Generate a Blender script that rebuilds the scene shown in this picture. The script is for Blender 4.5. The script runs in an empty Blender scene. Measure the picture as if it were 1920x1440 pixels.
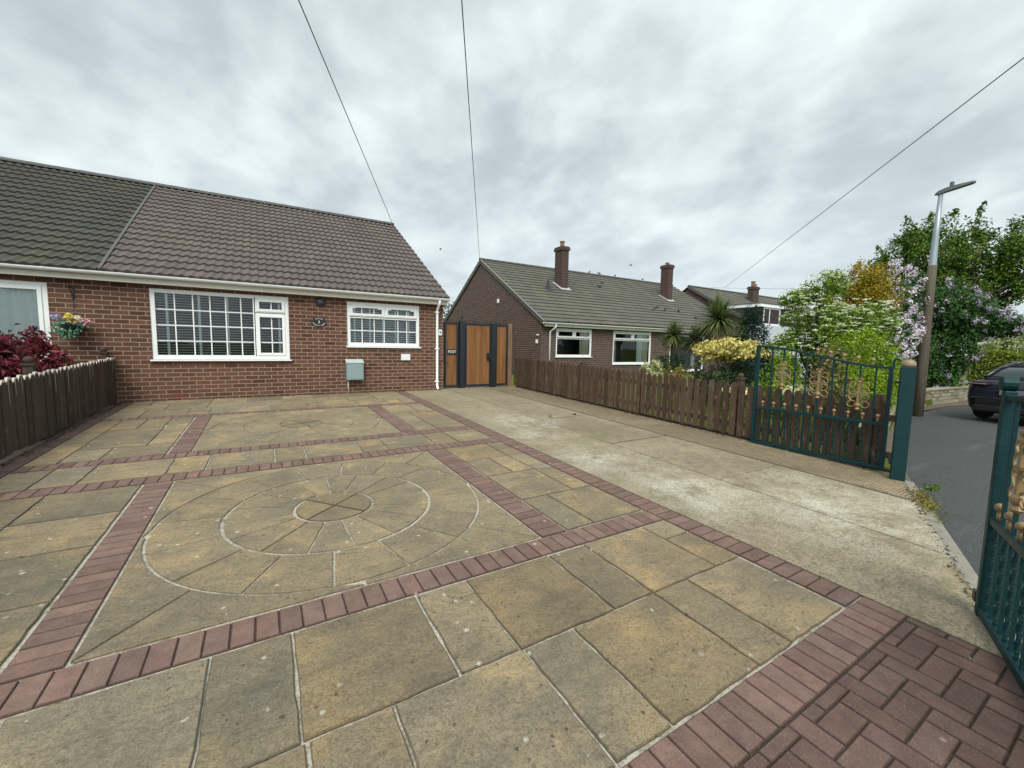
import bpy, math, random
import numpy as np
from mathutils import Matrix, Vector

# ------------------------------------------------------------------ camera, world, sun, exposure
SC = bpy.context.scene
R = math.radians
rng = np.random.default_rng(7)
random.seed(7)

cam_d = bpy.data.cameras.new('camera')
cam = bpy.data.objects.new('camera', cam_d)
SC.collection.objects.link(cam)
SC.camera = cam
FPX, PITCH, ROLL, YAW, CAMZ = 772.637, R(-5.238), R(-1.0431), R(31.023), 1.455
cam_d.sensor_fit = 'HORIZONTAL'
cam_d.sensor_width = 36.0
cam_d.lens = 36.0 * FPX / 1920.0
cam_d.clip_start = 0.02
cam_d.clip_end = 3000
_cy, _sy = math.cos(YAW), math.sin(YAW)
_f = Vector((_sy * math.cos(PITCH), _cy * math.cos(PITCH), math.sin(PITCH)))
_r = Vector((_cy, -_sy, 0))
_d = _f.cross(_r)
_rr = math.cos(ROLL) * _r + math.sin(ROLL) * _d
_dd = -math.sin(ROLL) * _r + math.cos(ROLL) * _d
M = Matrix.Identity(4)
for i in range(3):
    M[i][0] = _rr[i]; M[i][1] = -_dd[i]; M[i][2] = -_f[i]
M[0][3], M[1][3], M[2][3] = 0, 0, CAMZ
cam.matrix_world = M

SUN_DIR = Vector((-0.38, -0.55, 0.74)).normalized()      # towards the brightest part of the overcast
W = bpy.data.worlds.new('World')
SC.world = W
W.use_nodes = True
SKY_GAIN = 0.90
SUN_E = 1.5
EXPOSURE = 0.90

def build_world():
    nt = W.node_tree; N = nt.nodes; L = nt.links
    N.clear()
    out = N.new('ShaderNodeOutputWorld'); bg = N.new('ShaderNodeBackground')
    sky = N.new('ShaderNodeTexSky'); sky.sky_type = 'NISHITA'; sky.sun_disc = False
    sky.sun_elevation = math.asin(SUN_DIR.z); sky.sun_rotation = math.atan2(SUN_DIR.x, SUN_DIR.y)
    tc = N.new('ShaderNodeTexCoord')
    sep = N.new('ShaderNodeSeparateXYZ'); L.new(tc.outputs['Generated'], sep.inputs[0])
    def m(op, a, b=None, clamp=False):
        n = N.new('ShaderNodeMath'); n.operation = op; n.use_clamp = clamp
        for i, v in enumerate((a, b)):
            if v is None: continue
            if isinstance(v, (int, float)): n.inputs[i].default_value = v
            else: L.new(v, n.inputs[i])
        return n.outputs[0]
    z = m('MAXIMUM', sep.outputs['Z'], 0.0)
    den = m('ADD', z, 0.30)
    comb = N.new('ShaderNodeCombineXYZ')
    L.new(m('DIVIDE', sep.outputs['X'], den), comb.inputs[0])
    L.new(m('DIVIDE', sep.outputs['Y'], den), comb.inputs[1])
    mp = N.new('ShaderNodeMapping'); mp.inputs['Rotation'].default_value = (0, 0, R(-32))
    mp.inputs['Scale'].default_value = (1.0, 0.85, 1.0)
    L.new(comb.outputs[0], mp.inputs[0])
    def noise(scale, detail, rough, dist, off):
        n = N.new('ShaderNodeTexNoise'); n.inputs['Scale'].default_value = scale
        n.inputs['Detail'].default_value = detail; n.inputs['Roughness'].default_value = rough
        n.inputs['Distortion'].default_value = dist
        o = N.new('ShaderNodeVectorMath'); o.operation = 'ADD'; o.inputs[1].default_value = off
        L.new(mp.outputs[0], o.inputs[0]); L.new(o.outputs[0], n.inputs['Vector'])
        return n.outputs['Fac']
    n1 = noise(2.1, 6, 0.50, 0.3, (3.1, 1.7, 0.0))
    n2 = noise(6.0, 7, 0.52, 0.2, (7.3, 4.1, 2.0))
    n3 = noise(0.9, 3, 0.5, 0.0, (1.9, 8.3, 5.0))
    s = m('ADD', m('ADD', m('MULTIPLY', n1, 0.46), m('MULTIPLY', n2, 0.32)), m('MULTIPLY', n3, 0.22))
    ramp = N.new('ShaderNodeValToRGB'); L.new(s, ramp.inputs[0])
    cr = ramp.color_ramp
    cr.elements[0].position = 0.36; cr.elements[0].color = (0.300, 0.348, 0.364, 1)
    cr.elements[1].position = 0.63; cr.elements[1].color = (0.560, 0.615, 0.618, 1)
    e = cr.elements.new(0.45); e.color = (0.342, 0.392, 0.410, 1)
    e = cr.elements.new(0.53); e.color = (0.436, 0.492, 0.505, 1)
    # overcast luminance: a paler band near the horizon, brightest round the hidden sun
    hor = N.new('ShaderNodeValToRGB'); L.new(sep.outputs['Z'], hor.inputs[0])
    h = hor.color_ramp
    h.elements[0].position = 0.0; h.elements[0].color = (0.62, 0.685, 0.70, 1)
    h.elements[1].position = 0.42; h.elements[1].color = (0, 0, 0, 1)
    hf = N.new('ShaderNodeValToRGB'); L.new(sep.outputs['Z'], hf.inputs[0])
    hf.color_ramp.elements[0].position = 0.0; hf.color_ramp.elements[0].color = (1, 1, 1, 1)
    hf.color_ramp.elements[1].position = 0.36; hf.color_ramp.elements[1].color = (0, 0, 0, 1)
    mixh = N.new('ShaderNodeMix'); mixh.data_type = 'RGBA'
    L.new(m('MULTIPLY', hf.outputs[0], 0.72), mixh.inputs['Factor'])
    L.new(ramp.outputs[0], mixh.inputs['A']); mixh.inputs['B'].default_value = (0.490, 0.552, 0.575, 1)
    dot = N.new('ShaderNodeVectorMath'); dot.operation = 'DOT_PRODUCT'
    L.new(tc.outputs['Generated'], dot.inputs[0]); dot.inputs[1].default_value = SUN_DIR
    glow = m('POWER', m('MAXIMUM', dot.outputs['Value'], 0.0), 3.0)
    gain = m('MULTIPLY', m('ADD', m('MULTIPLY', glow, 1.5), 1.0), SKY_GAIN)
    mul = N.new('ShaderNodeVectorMath'); mul.operation = 'SCALE'
    L.new(mixh.outputs['Result'], mul.inputs[0]); L.new(gain, mul.inputs['Scale'])
    ss = N.new('ShaderNodeVectorMath'); ss.operation = 'SCALE'; ss.inputs['Scale'].default_value = 0.06
    L.new(sky.outputs[0], ss.inputs[0])
    mix = N.new('ShaderNodeMix'); mix.data_type = 'RGBA'; mix.inputs['Factor'].default_value = 0.95
    L.new(ss.outputs[0], mix.inputs['A']); L.new(mul.outputs[0], mix.inputs['B'])
    L.new(mix.outputs['Result'], bg.inputs['Color']); bg.inputs['Strength'].default_value = 1.0
    L.new(bg.outputs[0], out.inputs[0])
build_world()

sun_d = bpy.data.lights.new('sun', 'SUN'); sun_d.energy = SUN_E; sun_d.angle = R(32); sun_d.color = (1.0, 0.95, 0.86)
sun = bpy.data.objects.new('sun', sun_d); SC.collection.objects.link(sun)
sun.rotation_euler = SUN_DIR.to_track_quat('Z', 'Y').to_euler()
SC.view_settings.view_transform = 'Standard'
SC.view_settings.look = 'None'
SC.view_settings.exposure = EXPOSURE
SC.view_settings.gamma = 1.0
SC.view_settings.use_curve_mapping = False

# ------------------------------------------------------------------ helpers
ROOTM = {}
class MB:
    def __init__(s): s.v = []; s.f = []; s.c = []; s.uv = []; s.r = []
    def face(s, pts, col=None, uv=None, rnd=0.0):
        b = len(s.v); s.v.extend([tuple(p) for p in pts]); s.f.append(tuple(range(b, b + len(pts))))
        s.c.append(col or (1, 1, 1)); s.uv.append(uv); s.r.append(rnd)
    def idx(s, verts, faces, col=None, rnd=0.0):
        b = len(s.v); s.v.extend([tuple(p) for p in verts])
        for f in faces:
            s.f.append(tuple(i + b for i in f)); s.c.append(col or (1, 1, 1)); s.uv.append(None); s.r.append(rnd)
    def box(s, x0, x1, y0, y1, z0, z1, col=None, rnd=0.0):
        s.idx([(x0,y0,z0),(x1,y0,z0),(x1,y1,z0),(x0,y1,z0),(x0,y0,z1),(x1,y0,z1),(x1,y1,z1),(x0,y1,z1)],
              [(3,2,1,0),(4,5,6,7),(0,1,5,4),(1,2,6,5),(2,3,7,6),(3,0,4,7)], col, rnd)
    def obox(s, c, ax, ay, az, col=None, rnd=0.0):          # centre + three half axes
        c = Vector(c); ax = Vector(ax); ay = Vector(ay); az = Vector(az); v = []
        for k in (-1, 1):
            for (i, j) in ((-1,-1),(1,-1),(1,1),(-1,1)): v.append(c + ax*i + ay*j + az*k)
        s.idx(v, [(3,2,1,0),(4,5,6,7),(0,1,5,4),(1,2,6,5),(2,3,7,6),(3,0,4,7)], col, rnd)
    def bar(s, a, b, w, h=None, up=(0,0,1), col=None):
        a = Vector(a); b = Vector(b); h = h or w
        d = b - a; up = Vector(up)
        if abs(d.normalized().dot(up)) > 0.98: up = Vector((1,0,0))
        sx = d.cross(up).normalized(); u2 = sx.cross(d).normalized()
        s.obox((a+b)/2, d/2, sx*w/2, u2*h/2, col)
    def tube(s, pts, rad, n=8, col=None, cap=True, sq=1.0, rnd=0.0):
        pts = [Vector(p) for p in pts]
        if isinstance(rad, (int, float)): rad = [rad]*len(pts)
        rings = []; up = Vector((0.31, 0.17, 0.93))
        for i, p in enumerate(pts):
            t = (pts[min(i+1, len(pts)-1)] - pts[max(i-1, 0)]).normalized()
            if i == 0:
                if abs(t.dot(up)) > 0.95: up = Vector((1, 0.1, 0))
                x = t.cross(up).normalized()
            else:
                x = (x - t * x.dot(t)).normalized()
            y = t.cross(x)
            rings.append([p + (x*math.cos(2*math.pi*k/n) + y*math.sin(2*math.pi*k/n))*rad[i] for k in range(n)])
        v = [q for r in rings for q in r]; f = []
        for i in range(len(rings)-1):
            for k in range(n):
                k2 = (k+1) % n
                f.append((i*n+k, i*n+k2, (i+1)*n+k2, (i+1)*n+k))
        if cap:
            f.append(tuple(range(n-1, -1, -1))); f.append(tuple((len(rings)-1)*n + k for k in range(n)))
        s.idx(v, f, col, rnd)
    def lathe(s, c, prof, n=16, col=None, sx=1.0, sy=1.0):   # profile (r, z) round a vertical axis at c
        v = []; f = []; c = Vector(c)
        for (r, z) in prof:
            for k in range(n):
                a = 2*math.pi*k/n; v.append(c + Vector((r*math.cos(a)*sx, r*math.sin(a)*sy, z)))
        for i in range(len(prof)-1):
            for k in range(n):
                k2 = (k+1) % n; f.append((i*n+k, i*n+k2, (i+1)*n+k2, (i+1)*n+k))
        f.append(tuple(range(n-1, -1, -1))); f.append(tuple((len(prof)-1)*n + k for k in range(n)))
        s.idx(v, f, col)
    def ball(s, c, r, n=12, sz=1.0, col=None):
        s.lathe(c, [(max(r*math.sin(math.pi*i/8), 0.0005), -r*sz*math.cos(math.pi*i/8)) for i in range(9)], n, col)

def make_mesh(name, verts, faces, cols=None, rnds=None, uvs=None):
    me = bpy.data.meshes.new(name)
    me.from_pydata(verts, [], faces)
    nf = len(me.polygons)
    if cols is not None and nf == len(cols):
        a = me.attributes.new('Col', 'FLOAT_COLOR', 'FACE')
        arr = np.ones((nf, 4), np.float32); arr[:, :3] = np.asarray(cols, np.float32)
        a.data.foreach_set('color', arr.ravel())
    if rnds is not None and nf == len(rnds):
        a = me.attributes.new('Rnd', 'FLOAT', 'FACE'); a.data.foreach_set('value', np.asarray(rnds, np.float32))
    if uvs is not None and any(u is not None for u in uvs):
        ul = me.uv_layers.new(name='UVMap'); flat = []
        for f, u in zip(faces, uvs): flat.extend(u if u is not None else [(0, 0)]*len(f))
        ul.data.foreach_set('uv', np.asarray(flat, np.float32).ravel())
    me.update()
    return me

def link(name, me, m, parent=None):
    o = bpy.data.objects.new(name, me); SC.collection.objects.link(o)
    if m is not None:
        for mm in (m if isinstance(m, (list, tuple)) else [m]): me.materials.append(mm)
    if parent is not None:
        o.parent = parent
        ROOTM[o.name] = ROOTM.get(parent.name, Matrix.Identity(4))
    return o

def build(name, mb, m, parent=None, world=True, smooth=False, bevel=0, origin=None, label=None, sub=0):
    """One mesh object. world=True: the vertices are world coordinates and are moved into the thing's own frame."""
    v = mb.v
    if parent is not None and world:
        inv = ROOTM[parent.name].inverted(); v = [tuple(inv @ Vector(p)) for p in v]
    elif parent is None and origin is not None:
        v = [tuple(Vector(p) - Vector(origin)) for p in v]
    me = make_mesh(name, v, mb.f, mb.c, mb.r, mb.uv)
    if smooth: me.polygons.foreach_set('use_smooth', [True]*len(me.polygons))
    o = link(name, me, m, parent)
    if origin is not None and parent is None:
        o.location = origin; ROOTM[o.name] = Matrix.Translation(Vector(origin))
    elif parent is None: ROOTM[o.name] = Matrix.Identity(4)
    if bevel:
        b = o.modifiers.new('bevel', 'BEVEL'); b.width = bevel; b.segments = 2; b.limit_method = 'ANGLE'
    if sub:
        b = o.modifiers.new('sub', 'SUBSURF'); b.levels = sub; b.render_levels = sub
    if label: o['label'] = label
    return o

def thing(name, label, cat, loc=(0, 0, 0), rz=0.0, group=None):
    o = bpy.data.objects.new(name, None); SC.collection.objects.link(o)
    o.location = loc; o.rotation_euler = (0, 0, rz); o.empty_display_size = 0.2
    ROOTM[o.name] = Matrix.Translation(Vector(loc)) @ Matrix.Rotation(rz, 4, 'Z')
    tag(o, label, cat, group)
    return o
def tag(o, label, cat, group=None):
    o['label'] = label; o['category'] = cat
    if group: o['group'] = group
    return o
def struct(o, kind='structure'):
    o['kind'] = kind; return o

# ------------------------------------------------------------------ materials
class NT:
    def __init__(s, name):
        s.m = bpy.data.materials.new(name); s.m.use_nodes = True; s.t = s.m.node_tree
        s.N = s.t.nodes; s.L = s.t.links; s.p = s.N['Principled BSDF']
        s.tc = s.N.new('ShaderNodeTexCoord')
    def noise(s, scale, detail=4, rough=0.55, vec=None, dist=0.0, out='Fac'):
        n = s.N.new('ShaderNodeTexNoise'); n.inputs['Scale'].default_value = scale
        n.inputs['Detail'].default_value = detail; n.inputs['Roughness'].default_value = rough
        n.inputs['Distortion'].default_value = dist
        s.L.new(vec if vec is not None else s.tc.outputs['Object'], n.inputs['Vector']); return n.outputs[out]
    def vor(s, scale, vec=None, out='Distance', feature='F1'):
        n = s.N.new('ShaderNodeTexVoronoi'); n.inputs['Scale'].default_value = scale; n.feature = feature
        s.L.new(vec if vec is not None else s.tc.outputs['Object'], n.inputs['Vector']); return n.outputs[out]
    def mapv(s, scale=(1,1,1), vec=None, rot=(0,0,0), loc=(0,0,0)):
        n = s.N.new('ShaderNodeMapping'); n.inputs['Scale'].default_value = scale; n.inputs['Rotation'].default_value = rot
        n.inputs['Location'].default_value = loc
        s.L.new(vec if vec is not None else s.tc.outputs['Object'], n.inputs[0]); return n.outputs[0]
    def ramp(s, fac, stops, interp='LINEAR'):
        n = s.N.new('ShaderNodeValToRGB'); n.color_ramp.interpolation = interp
        e = n.color_ramp.elements
        while len(e) < len(stops): e.new(0.5)
        for k, (p, c) in enumerate(stops):
            e[k].position = p; e[k].color = (c[0], c[1], c[2], 1) if isinstance(c, (tuple, list)) else (c, c, c, 1)
        s.L.new(fac, n.inputs[0]); return n.outputs[0]
    def mix(s, fac, a, b, mode='MIX'):
        n = s.N.new('ShaderNodeMix'); n.data_type = 'RGBA'; n.blend_type = mode
        for key, v in (('Factor', fac), ('A', a), ('B', b)):
            i = n.inputs[key]
            if isinstance(v, (int, float)): i.default_value = v
            elif isinstance(v, tuple): i.default_value = (v[0], v[1], v[2], 1)
            else: s.L.new(v, i)
        return n.outputs['Result']
    def math(s, op, a, b=0.0, clamp=False):
        n = s.N.new('ShaderNodeMath'); n.operation = op; n.use_clamp = clamp
        for i, v in enumerate((a, b)):
            if isinstance(v, (int, float)): n.inputs[i].default_value = v
            else: s.L.new(v, n.inputs[i])
        return n.outputs[0]
    def attr(s, name, out='Color'):
        n = s.N.new('ShaderNodeAttribute'); n.attribute_name = name; return n.outputs[out]
    def vadd(s, a, b, scale=1.0):
        k = s.N.new('ShaderNodeVectorMath'); k.operation = 'SCALE'; k.inputs['Scale'].default_value = scale
        s.L.new(b, k.inputs[0])
        n = s.N.new('ShaderNodeVectorMath'); n.operation = 'ADD'
        s.L.new(a, n.inputs[0]); s.L.new(k.outputs[0], n.inputs[1]); return n.outputs[0]
    def bump(s, h, strength=0.5, dist=0.01, prev=None):
        n = s.N.new('ShaderNodeBump'); n.inputs['Strength'].default_value = strength; n.inputs['Distance'].default_value = dist
        s.L.new(h, n.inputs['Height'])
        if prev is not None: s.L.new(prev, n.inputs['Normal'])
        s.L.new(n.outputs[0], s.p.inputs['Normal']); return n.outputs[0]
    def col(s, c):
        if isinstance(c, tuple): s.p.inputs['Base Color'].default_value = (c[0], c[1], c[2], 1)
        else: s.L.new(c, s.p.inputs['Base Color'])
    def rough(s, v):
        if isinstance(v, (int, float)): s.p.inputs['Roughness'].default_value = v
        else: s.L.new(v, s.p.inputs['Roughness'])
    def spec(s, v): s.p.inputs['Specular IOR Level'].default_value = v

MAT = {}
def simple(name, c, rough=0.5, var=0.12, scale=6.0, bump=0.0, metal=0.0, spec=0.5, bscale=60.0):
    t = NT(name)
    n = t.noise(scale, 5, 0.6)
    t.col(t.mix(n, tuple(x*(1-var) for x in c), tuple(min(1, x*(1+var)) for x in c)))
    t.rough(t.math('ADD', t.math('MULTIPLY', n, 0.2), rough-0.1)); t.p.inputs['Metallic'].default_value = metal; t.spec(spec)
    if bump: t.bump(t.noise(bscale, 4, 0.6), bump, 0.01)
    MAT[name] = t.m
    return t.m

def brick(name, c1, c2, mort, dark, bw=0.235, bh=0.0825, ms=0.0145):
    t = NT(name); uv = t.tc.outputs['UV']
    wob = t.noise(14, 3, 0.5, uv, out='Color')
    b = t.N.new('ShaderNodeTexBrick'); b.offset = 0.5
    b.inputs['Scale'].default_value = 1.0; b.inputs['Brick Width'].default_value = bw; b.inputs['Row Height'].default_value = bh
    b.inputs['Mortar Size'].default_value = ms*0.5; b.inputs['Mortar Smooth'].default_value = 0.25; b.inputs['Bias'].default_value = 0.0
    b.inputs['Color1'].default_value = (0, 0, 0, 1); b.inputs['Color2'].default_value = (1, 1, 1, 1); b.inputs['Mortar'].default_value = (0.5, 0.5, 0.5, 1)
    t.L.new(t.vadd(t.mapv((1, 1, 1), uv, loc=(-0.003, -0.003, 0)), wob, 0.006), b.inputs['Vector'])
    base = t.ramp(b.outputs['Color'], [(0.0, dark), (0.22, c1), (0.55, tuple((x+y)/2 for x, y in zip(c1, c2))), (1.0, c2)])
    n = t.noise(30, 5, 0.65, uv); big = t.noise(0.9, 4, 0.6, uv)
    base = t.mix(0.35, base, t.mix(n, tuple(x*0.62 for x in c1), tuple(x*1.25 for x in c2)))
    base = t.mix(t.ramp(big, [(0.42, 0.0), (0.75, 0.35)]), base, tuple(x*1.1 for x in c2))
    mo = t.mix(t.noise(9, 4, 0.6, uv), tuple(x*0.72 for x in mort), tuple(x*1.12 for x in mort))
    smear = t.ramp(t.noise(2.2, 5, 0.7, uv), [(0.60, 0.0), (0.80, 0.22)])
    base = t.mix(smear, base, mo)
    t.col(t.mix(b.outputs['Fac'], base, mo)); t.rough(0.88); t.spec(0.2)
    h = t.math('ADD', t.math('MULTIPLY', b.outputs['Fac'], -1.0), t.math('MULTIPLY', n, 0.35))
    t.bump(h, 0.6, 0.008)
    MAT[name] = t.m; return t.m

brick('brick_red', (0.074, 0.036, 0.025), (0.150, 0.073, 0.045), (0.330, 0.250, 0.198), (0.034, 0.018, 0.013))
brick('brick_brown', (0.062, 0.039, 0.033), (0.104, 0.063, 0.051), (0.26, 0.22, 0.195), (0.038, 0.025, 0.024))
brick('brick_chimney', (0.040, 0.024, 0.021), (0.074, 0.040, 0.032), (0.19, 0.155, 0.14), (0.035, 0.022, 0.02))
brick('brick_far', (0.065, 0.036, 0.03), (0.11, 0.058, 0.045), (0.22, 0.17, 0.15), (0.04, 0.025, 0.022))

def slab_material():
    t = NT('riven_slab'); o = t.tc.outputs['Object']
    rv = t.N.new('ShaderNodeCombineXYZ'); r = t.attr('Rnd', 'Fac'); t.L.new(r, rv.inputs[0]); t.L.new(r, rv.inputs[2])
    v = t.vadd(o, rv.outputs[0], 37.0)
    big = t.noise(2.0, 6, 0.62, v, 0.35)
    rive = t.noise(7.0, 9, 0.72, t.mapv((0.8, 1.5, 1), v, rot=(0, 0, R(14))), 0.7)
    fine = t.noise(120, 5, 0.9, v); grit = t.noise(46, 9, 0.9, v)
    base = t.mix(t.ramp(big, [(0.36, 0.0), (0.60, 1.0)]), (0.212, 0.176, 0.120), (0.295, 0.236, 0.150))
    base = t.mix(t.ramp(t.noise(2.3, 6, 0.66, t.vadd(v, rv.outputs[0], 9.0), 0.3), [(0.50, 0.0), (0.68, 0.85)]), base, (0.440, 0.318, 0.165))
    base = t.mix(t.ramp(t.noise(3.0, 5, 0.65, t.vadd(v, rv.outputs[0], 21.0), 0.3), [(0.54, 0.0), (0.74, 0.75)]), base, (0.160, 0.140, 0.112))
    base = t.mix(1.0, base, t.attr('Col'), 'MULTIPLY')
    base = t.mix(t.ramp(rive, [(0.30, 0.55), (0.47, 0.0)]), base, (0.110, 0.098, 0.066))
    base = t.mix(t.ramp(grit, [(0.36, 0.75), (0.50, 0.0)]), base, (0.085, 0.074, 0.048))
    base = t.mix(t.ramp(grit, [(0.52, 0.0), (0.70, 0.5)]), base, (0.44, 0.375, 0.25))
    base = t.mix(t.ramp(fine, [(0.38, 0.8), (0.50, 0.0)]), base, (0.075, 0.064, 0.042))
    base = t.mix(t.ramp(fine, [(0.60, 0.0), (0.75, 0.75)]), base, (0.58, 0.52, 0.39))
    spots = t.math('MULTIPLY', t.ramp(t.vor(19, t.vadd(v, t.noise(40, 2, 0.5, v, out='Color'), 0.02)), [(0.10, 1.0), (0.17, 0.0)]), t.ramp(t.noise(4, 3, 0.6, v), [(0.44, 0.0), (0.56, 1.0)]))
    base = t.mix(t.math('MULTIPLY', spots, 0.75), base, (0.042, 0.038, 0.026))
    wsp = t.math('MULTIPLY', t.ramp(t.vor(8.5, t.vadd(v, t.noise(60, 3, 0.6, v, out='Color'), 0.03)), [(0.07, 1.0), (0.12, 0.0)]), t.ramp(t.noise(1.9, 2, 0.5, o), [(0.44, 0.0), (0.52, 1.0)]))
    base = t.mix(t.math('MULTIPLY', wsp, 0.62), base, (0.62, 0.60, 0.53))
    t.col(base); t.rough(0.82); t.spec(0.3)
    b = t.bump(rive, 0.8, 0.03)
    t.bump(grit, 0.5, 0.008, b)
    MAT['riven_slab'] = t.m
slab_material()

def block_material():
    t = NT('block_paver'); o = t.tc.outputs['Object']
    fine = t.noise(130, 5, 0.9); med = t.noise(11, 6, 0.7)
    base = t.mix(t.ramp(med, [(0.3, 0.0), (0.7, 1.0)]), (0.138, 0.087, 0.071), (0.225, 0.142, 0.115))
    base = t.mix(1.0, base, t.attr('Col'), 'MULTIPLY')
    base = t.mix(t.ramp(fine, [(0.34, 0.65), (0.5, 0.0)]), base, (0.055, 0.036, 0.032))
    base = t.mix(t.ramp(t.vor(95), [(0.10, 0.5), (0.22, 0.0)]), base, (0.38, 0.30, 0.265))
    wsp = t.math('MULTIPLY', t.ramp(t.vor(5.5), [(0.05, 1.0), (0.09, 0.0)]), t.ramp(t.noise(1.9, 2, 0.5, o), [(0.5, 0.0), (0.56, 1.0)]))
    base = t.mix(t.math('MULTIPLY', wsp, 0.7), base, (0.52, 0.46, 0.42))
    t.col(base); t.rough(0.85); t.spec(0.25); t.bump(fine, 0.5, 0.004)
    MAT['block_paver'] = t.m
block_material()

def mortar_material():
    t = NT('mortar_joint'); n = t.noise(1.3, 4, 0.6); f = t.noise(60, 4, 0.7)
    base = t.mix(t.ramp(t.noise(4.5, 6, 0.75), [(0.34, 0.0), (0.50, 1.0)]), (0.16, 0.14, 0.10), (0.45, 0.415, 0.345))
    base = t.mix(t.ramp(f, [(0.35, 0.6), (0.55, 0.0)]), base, (0.10, 0.09, 0.06))
    t.col(base); t.rough(0.95); t.spec(0.1); t.bump(f, 0.6, 0.006); MAT['mortar_joint'] = t.m
mortar_material()

S = 0.02742
def gz(y): return S * y
def concrete_material():
    t = NT('worn_concrete'); o = t.tc.outputs['Object']
    big = t.noise(0.9, 6, 0.62, t.mapv((1.0, 0.55, 1)), 0.5); med = t.noise(9, 9, 0.78); fine = t.noise(60, 6, 0.82)
    base = t.mix(t.ramp(big, [(0.34, 0.0), (0.62, 1.0)]), (0.245, 0.196, 0.130), (0.372, 0.308, 0.208))
    base = t.mix(t.ramp(med, [(0.34, 0.7), (0.55, 0.0)]), base, (0.135, 0.115, 0.075))
    worn = t.noise(2.6, 10, 0.82, t.mapv((0.75, 0.75, 1), loc=(3.3, 1.2, 0), rot=(0, 0, R(35))), 0.3)
    def patch(cx, cy, r_):                                       # where tyres and a leaking tap have worn the surface pale
        d = t.N.new('ShaderNodeVectorMath'); d.operation = 'DISTANCE'; d.inputs[1].default_value = (cx, cy, gz(cy)); t.L.new(t.vadd(o, t.noise(1.4, 4, 0.6, out='Color'), 0.5), d.inputs[0])
        return t.ramp(t.math('DIVIDE', d.outputs['Value'], r_), [(0.25, 1.0), (1.0, 0.0)])
    pm = patch(4.75, 1.75, 1.25)
    for c_ in ((3.85, 2.7, 0.95), (3.75, 3.9, 0.8), (4.1, 6.2, 0.9), (3.6, 5.2, 0.6)): pm = t.math('MAXIMUM', pm, patch(*c_))
    base = t.mix(t.math('MULTIPLY', t.ramp(worn, [(0.42, 0.0), (0.60, 0.9)]), t.math('ADD', t.math('MULTIPLY', pm, 0.85), 0.10)), base, (0.58, 0.545, 0.44))
    base = t.mix(1.0, base, t.attr('Col'), 'MULTIPLY')
    base = t.mix(t.ramp(fine, [(0.38, 0.9), (0.52, 0.0)]), base, (0.08, 0.07, 0.045))
    base = t.mix(t.ramp(fine, [(0.58, 0.0), (0.76, 0.5)]), base, (0.52, 0.49, 0.40))
    moss = t.ramp(t.noise(0.8, 4, 0.6, t.mapv(loc=(5.2, 7.7, 0))), [(0.56, 0.0), (0.72, 0.5)])
    base = t.mix(moss, base, (0.165, 0.150, 0.075))
    t.col(base); t.rough(0.88); t.spec(0.25)
    b = t.bump(med, 0.3, 0.012); t.bump(fine, 0.55, 0.005, b); MAT['worn_concrete'] = t.m
concrete_material()

def asphalt_material():
    t = NT('asphalt'); fine = t.noise(45, 6, 0.8); big = t.noise(0.7, 7, 0.7)
    base = t.mix(big, (0.040, 0.043, 0.045), (0.075, 0.079, 0.079))
    base = t.mix(t.ramp(fine, [(0.5, 0.0), (0.7, 0.7)]), base, (0.17, 0.172, 0.165))
    base = t.mix(t.ramp(t.noise(1.0, 5, 0.7, t.mapv((0.15, 1.2, 1), rot=(0, 0, R(-22)))), [(0.62, 0), (0.75, 0.4)]), base, (0.16, 0.16, 0.15))
    t.col(base); t.rough(0.85); t.spec(0.25); t.bump(fine, 0.7, 0.01); MAT['asphalt'] = t.m
asphalt_material()

def grass_material():
    t = NT('lawn_turf'); n = t.noise(3, 5, 0.6); f = t.noise(70, 4, 0.7)
    base = t.mix(n, (0.11, 0.145, 0.028), (0.20, 0.22, 0.055)); base = t.mix(t.ramp(f, [(0.35, 0.6), (0.6, 0)]), base, (0.03, 0.05, 0.012))
    t.col(base); t.rough(0.95); t.spec(0.1); t.bump(f, 1.0, 0.03); MAT['lawn_turf'] = t.m
grass_material()

def wood_material(name, c0, c1, pale, amount):
    t = NT(name); v = t.mapv((14, 14, 1.1)); g = t.noise(2.2, 6, 0.65, v, 0.6); s = t.noise(1.6, 4, 0.6, t.mapv((5, 5, 0.6)))
    base = t.mix(g, c0, c1); base = t.mix(1.0, base, t.attr('Col'), 'MULTIPLY')
    base = t.mix(t.ramp(t.noise(5.5, 6, 0.72, t.mapv((3, 3, 0.9))), [(0.56, 0.0), (0.70, amount)]), base, pale)
    base = t.mix(t.ramp(s, [(0.3, 0.5), (0.5, 0.0)]), base, tuple(x*0.5 for x in c0))
    t.col(base); t.rough(0.82); t.spec(0.2); t.bump(g, 0.35, 0.006); MAT[name] = t.m
wood_material('fence_wood', (0.052, 0.032, 0.022), (0.115, 0.074, 0.052), (0.29, 0.23, 0.17), 0.55)
wood_material('dark_fence_wood', (0.042, 0.029, 0.021), (0.088, 0.061, 0.044), (0.24, 0.18, 0.14), 0.45)
wood_material('gate_wood', (0.165, 0.075, 0.028), (0.270, 0.128, 0.048), (0.36, 0.2, 0.09), 0.15)
wood_material('weathered_post', (0.17, 0.10, 0.06), (0.26, 0.16, 0.10), (0.38, 0.32, 0.25), 0.5)
wood_material('pole_wood', (0.068, 0.057, 0.041), (0.125, 0.106, 0.078), (0.2, 0.17, 0.14), 0.4)
wood_material('bark', (0.060, 0.048, 0.036), (0.125, 0.10, 0.078), (0.2, 0.17, 0.13), 0.4)

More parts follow.
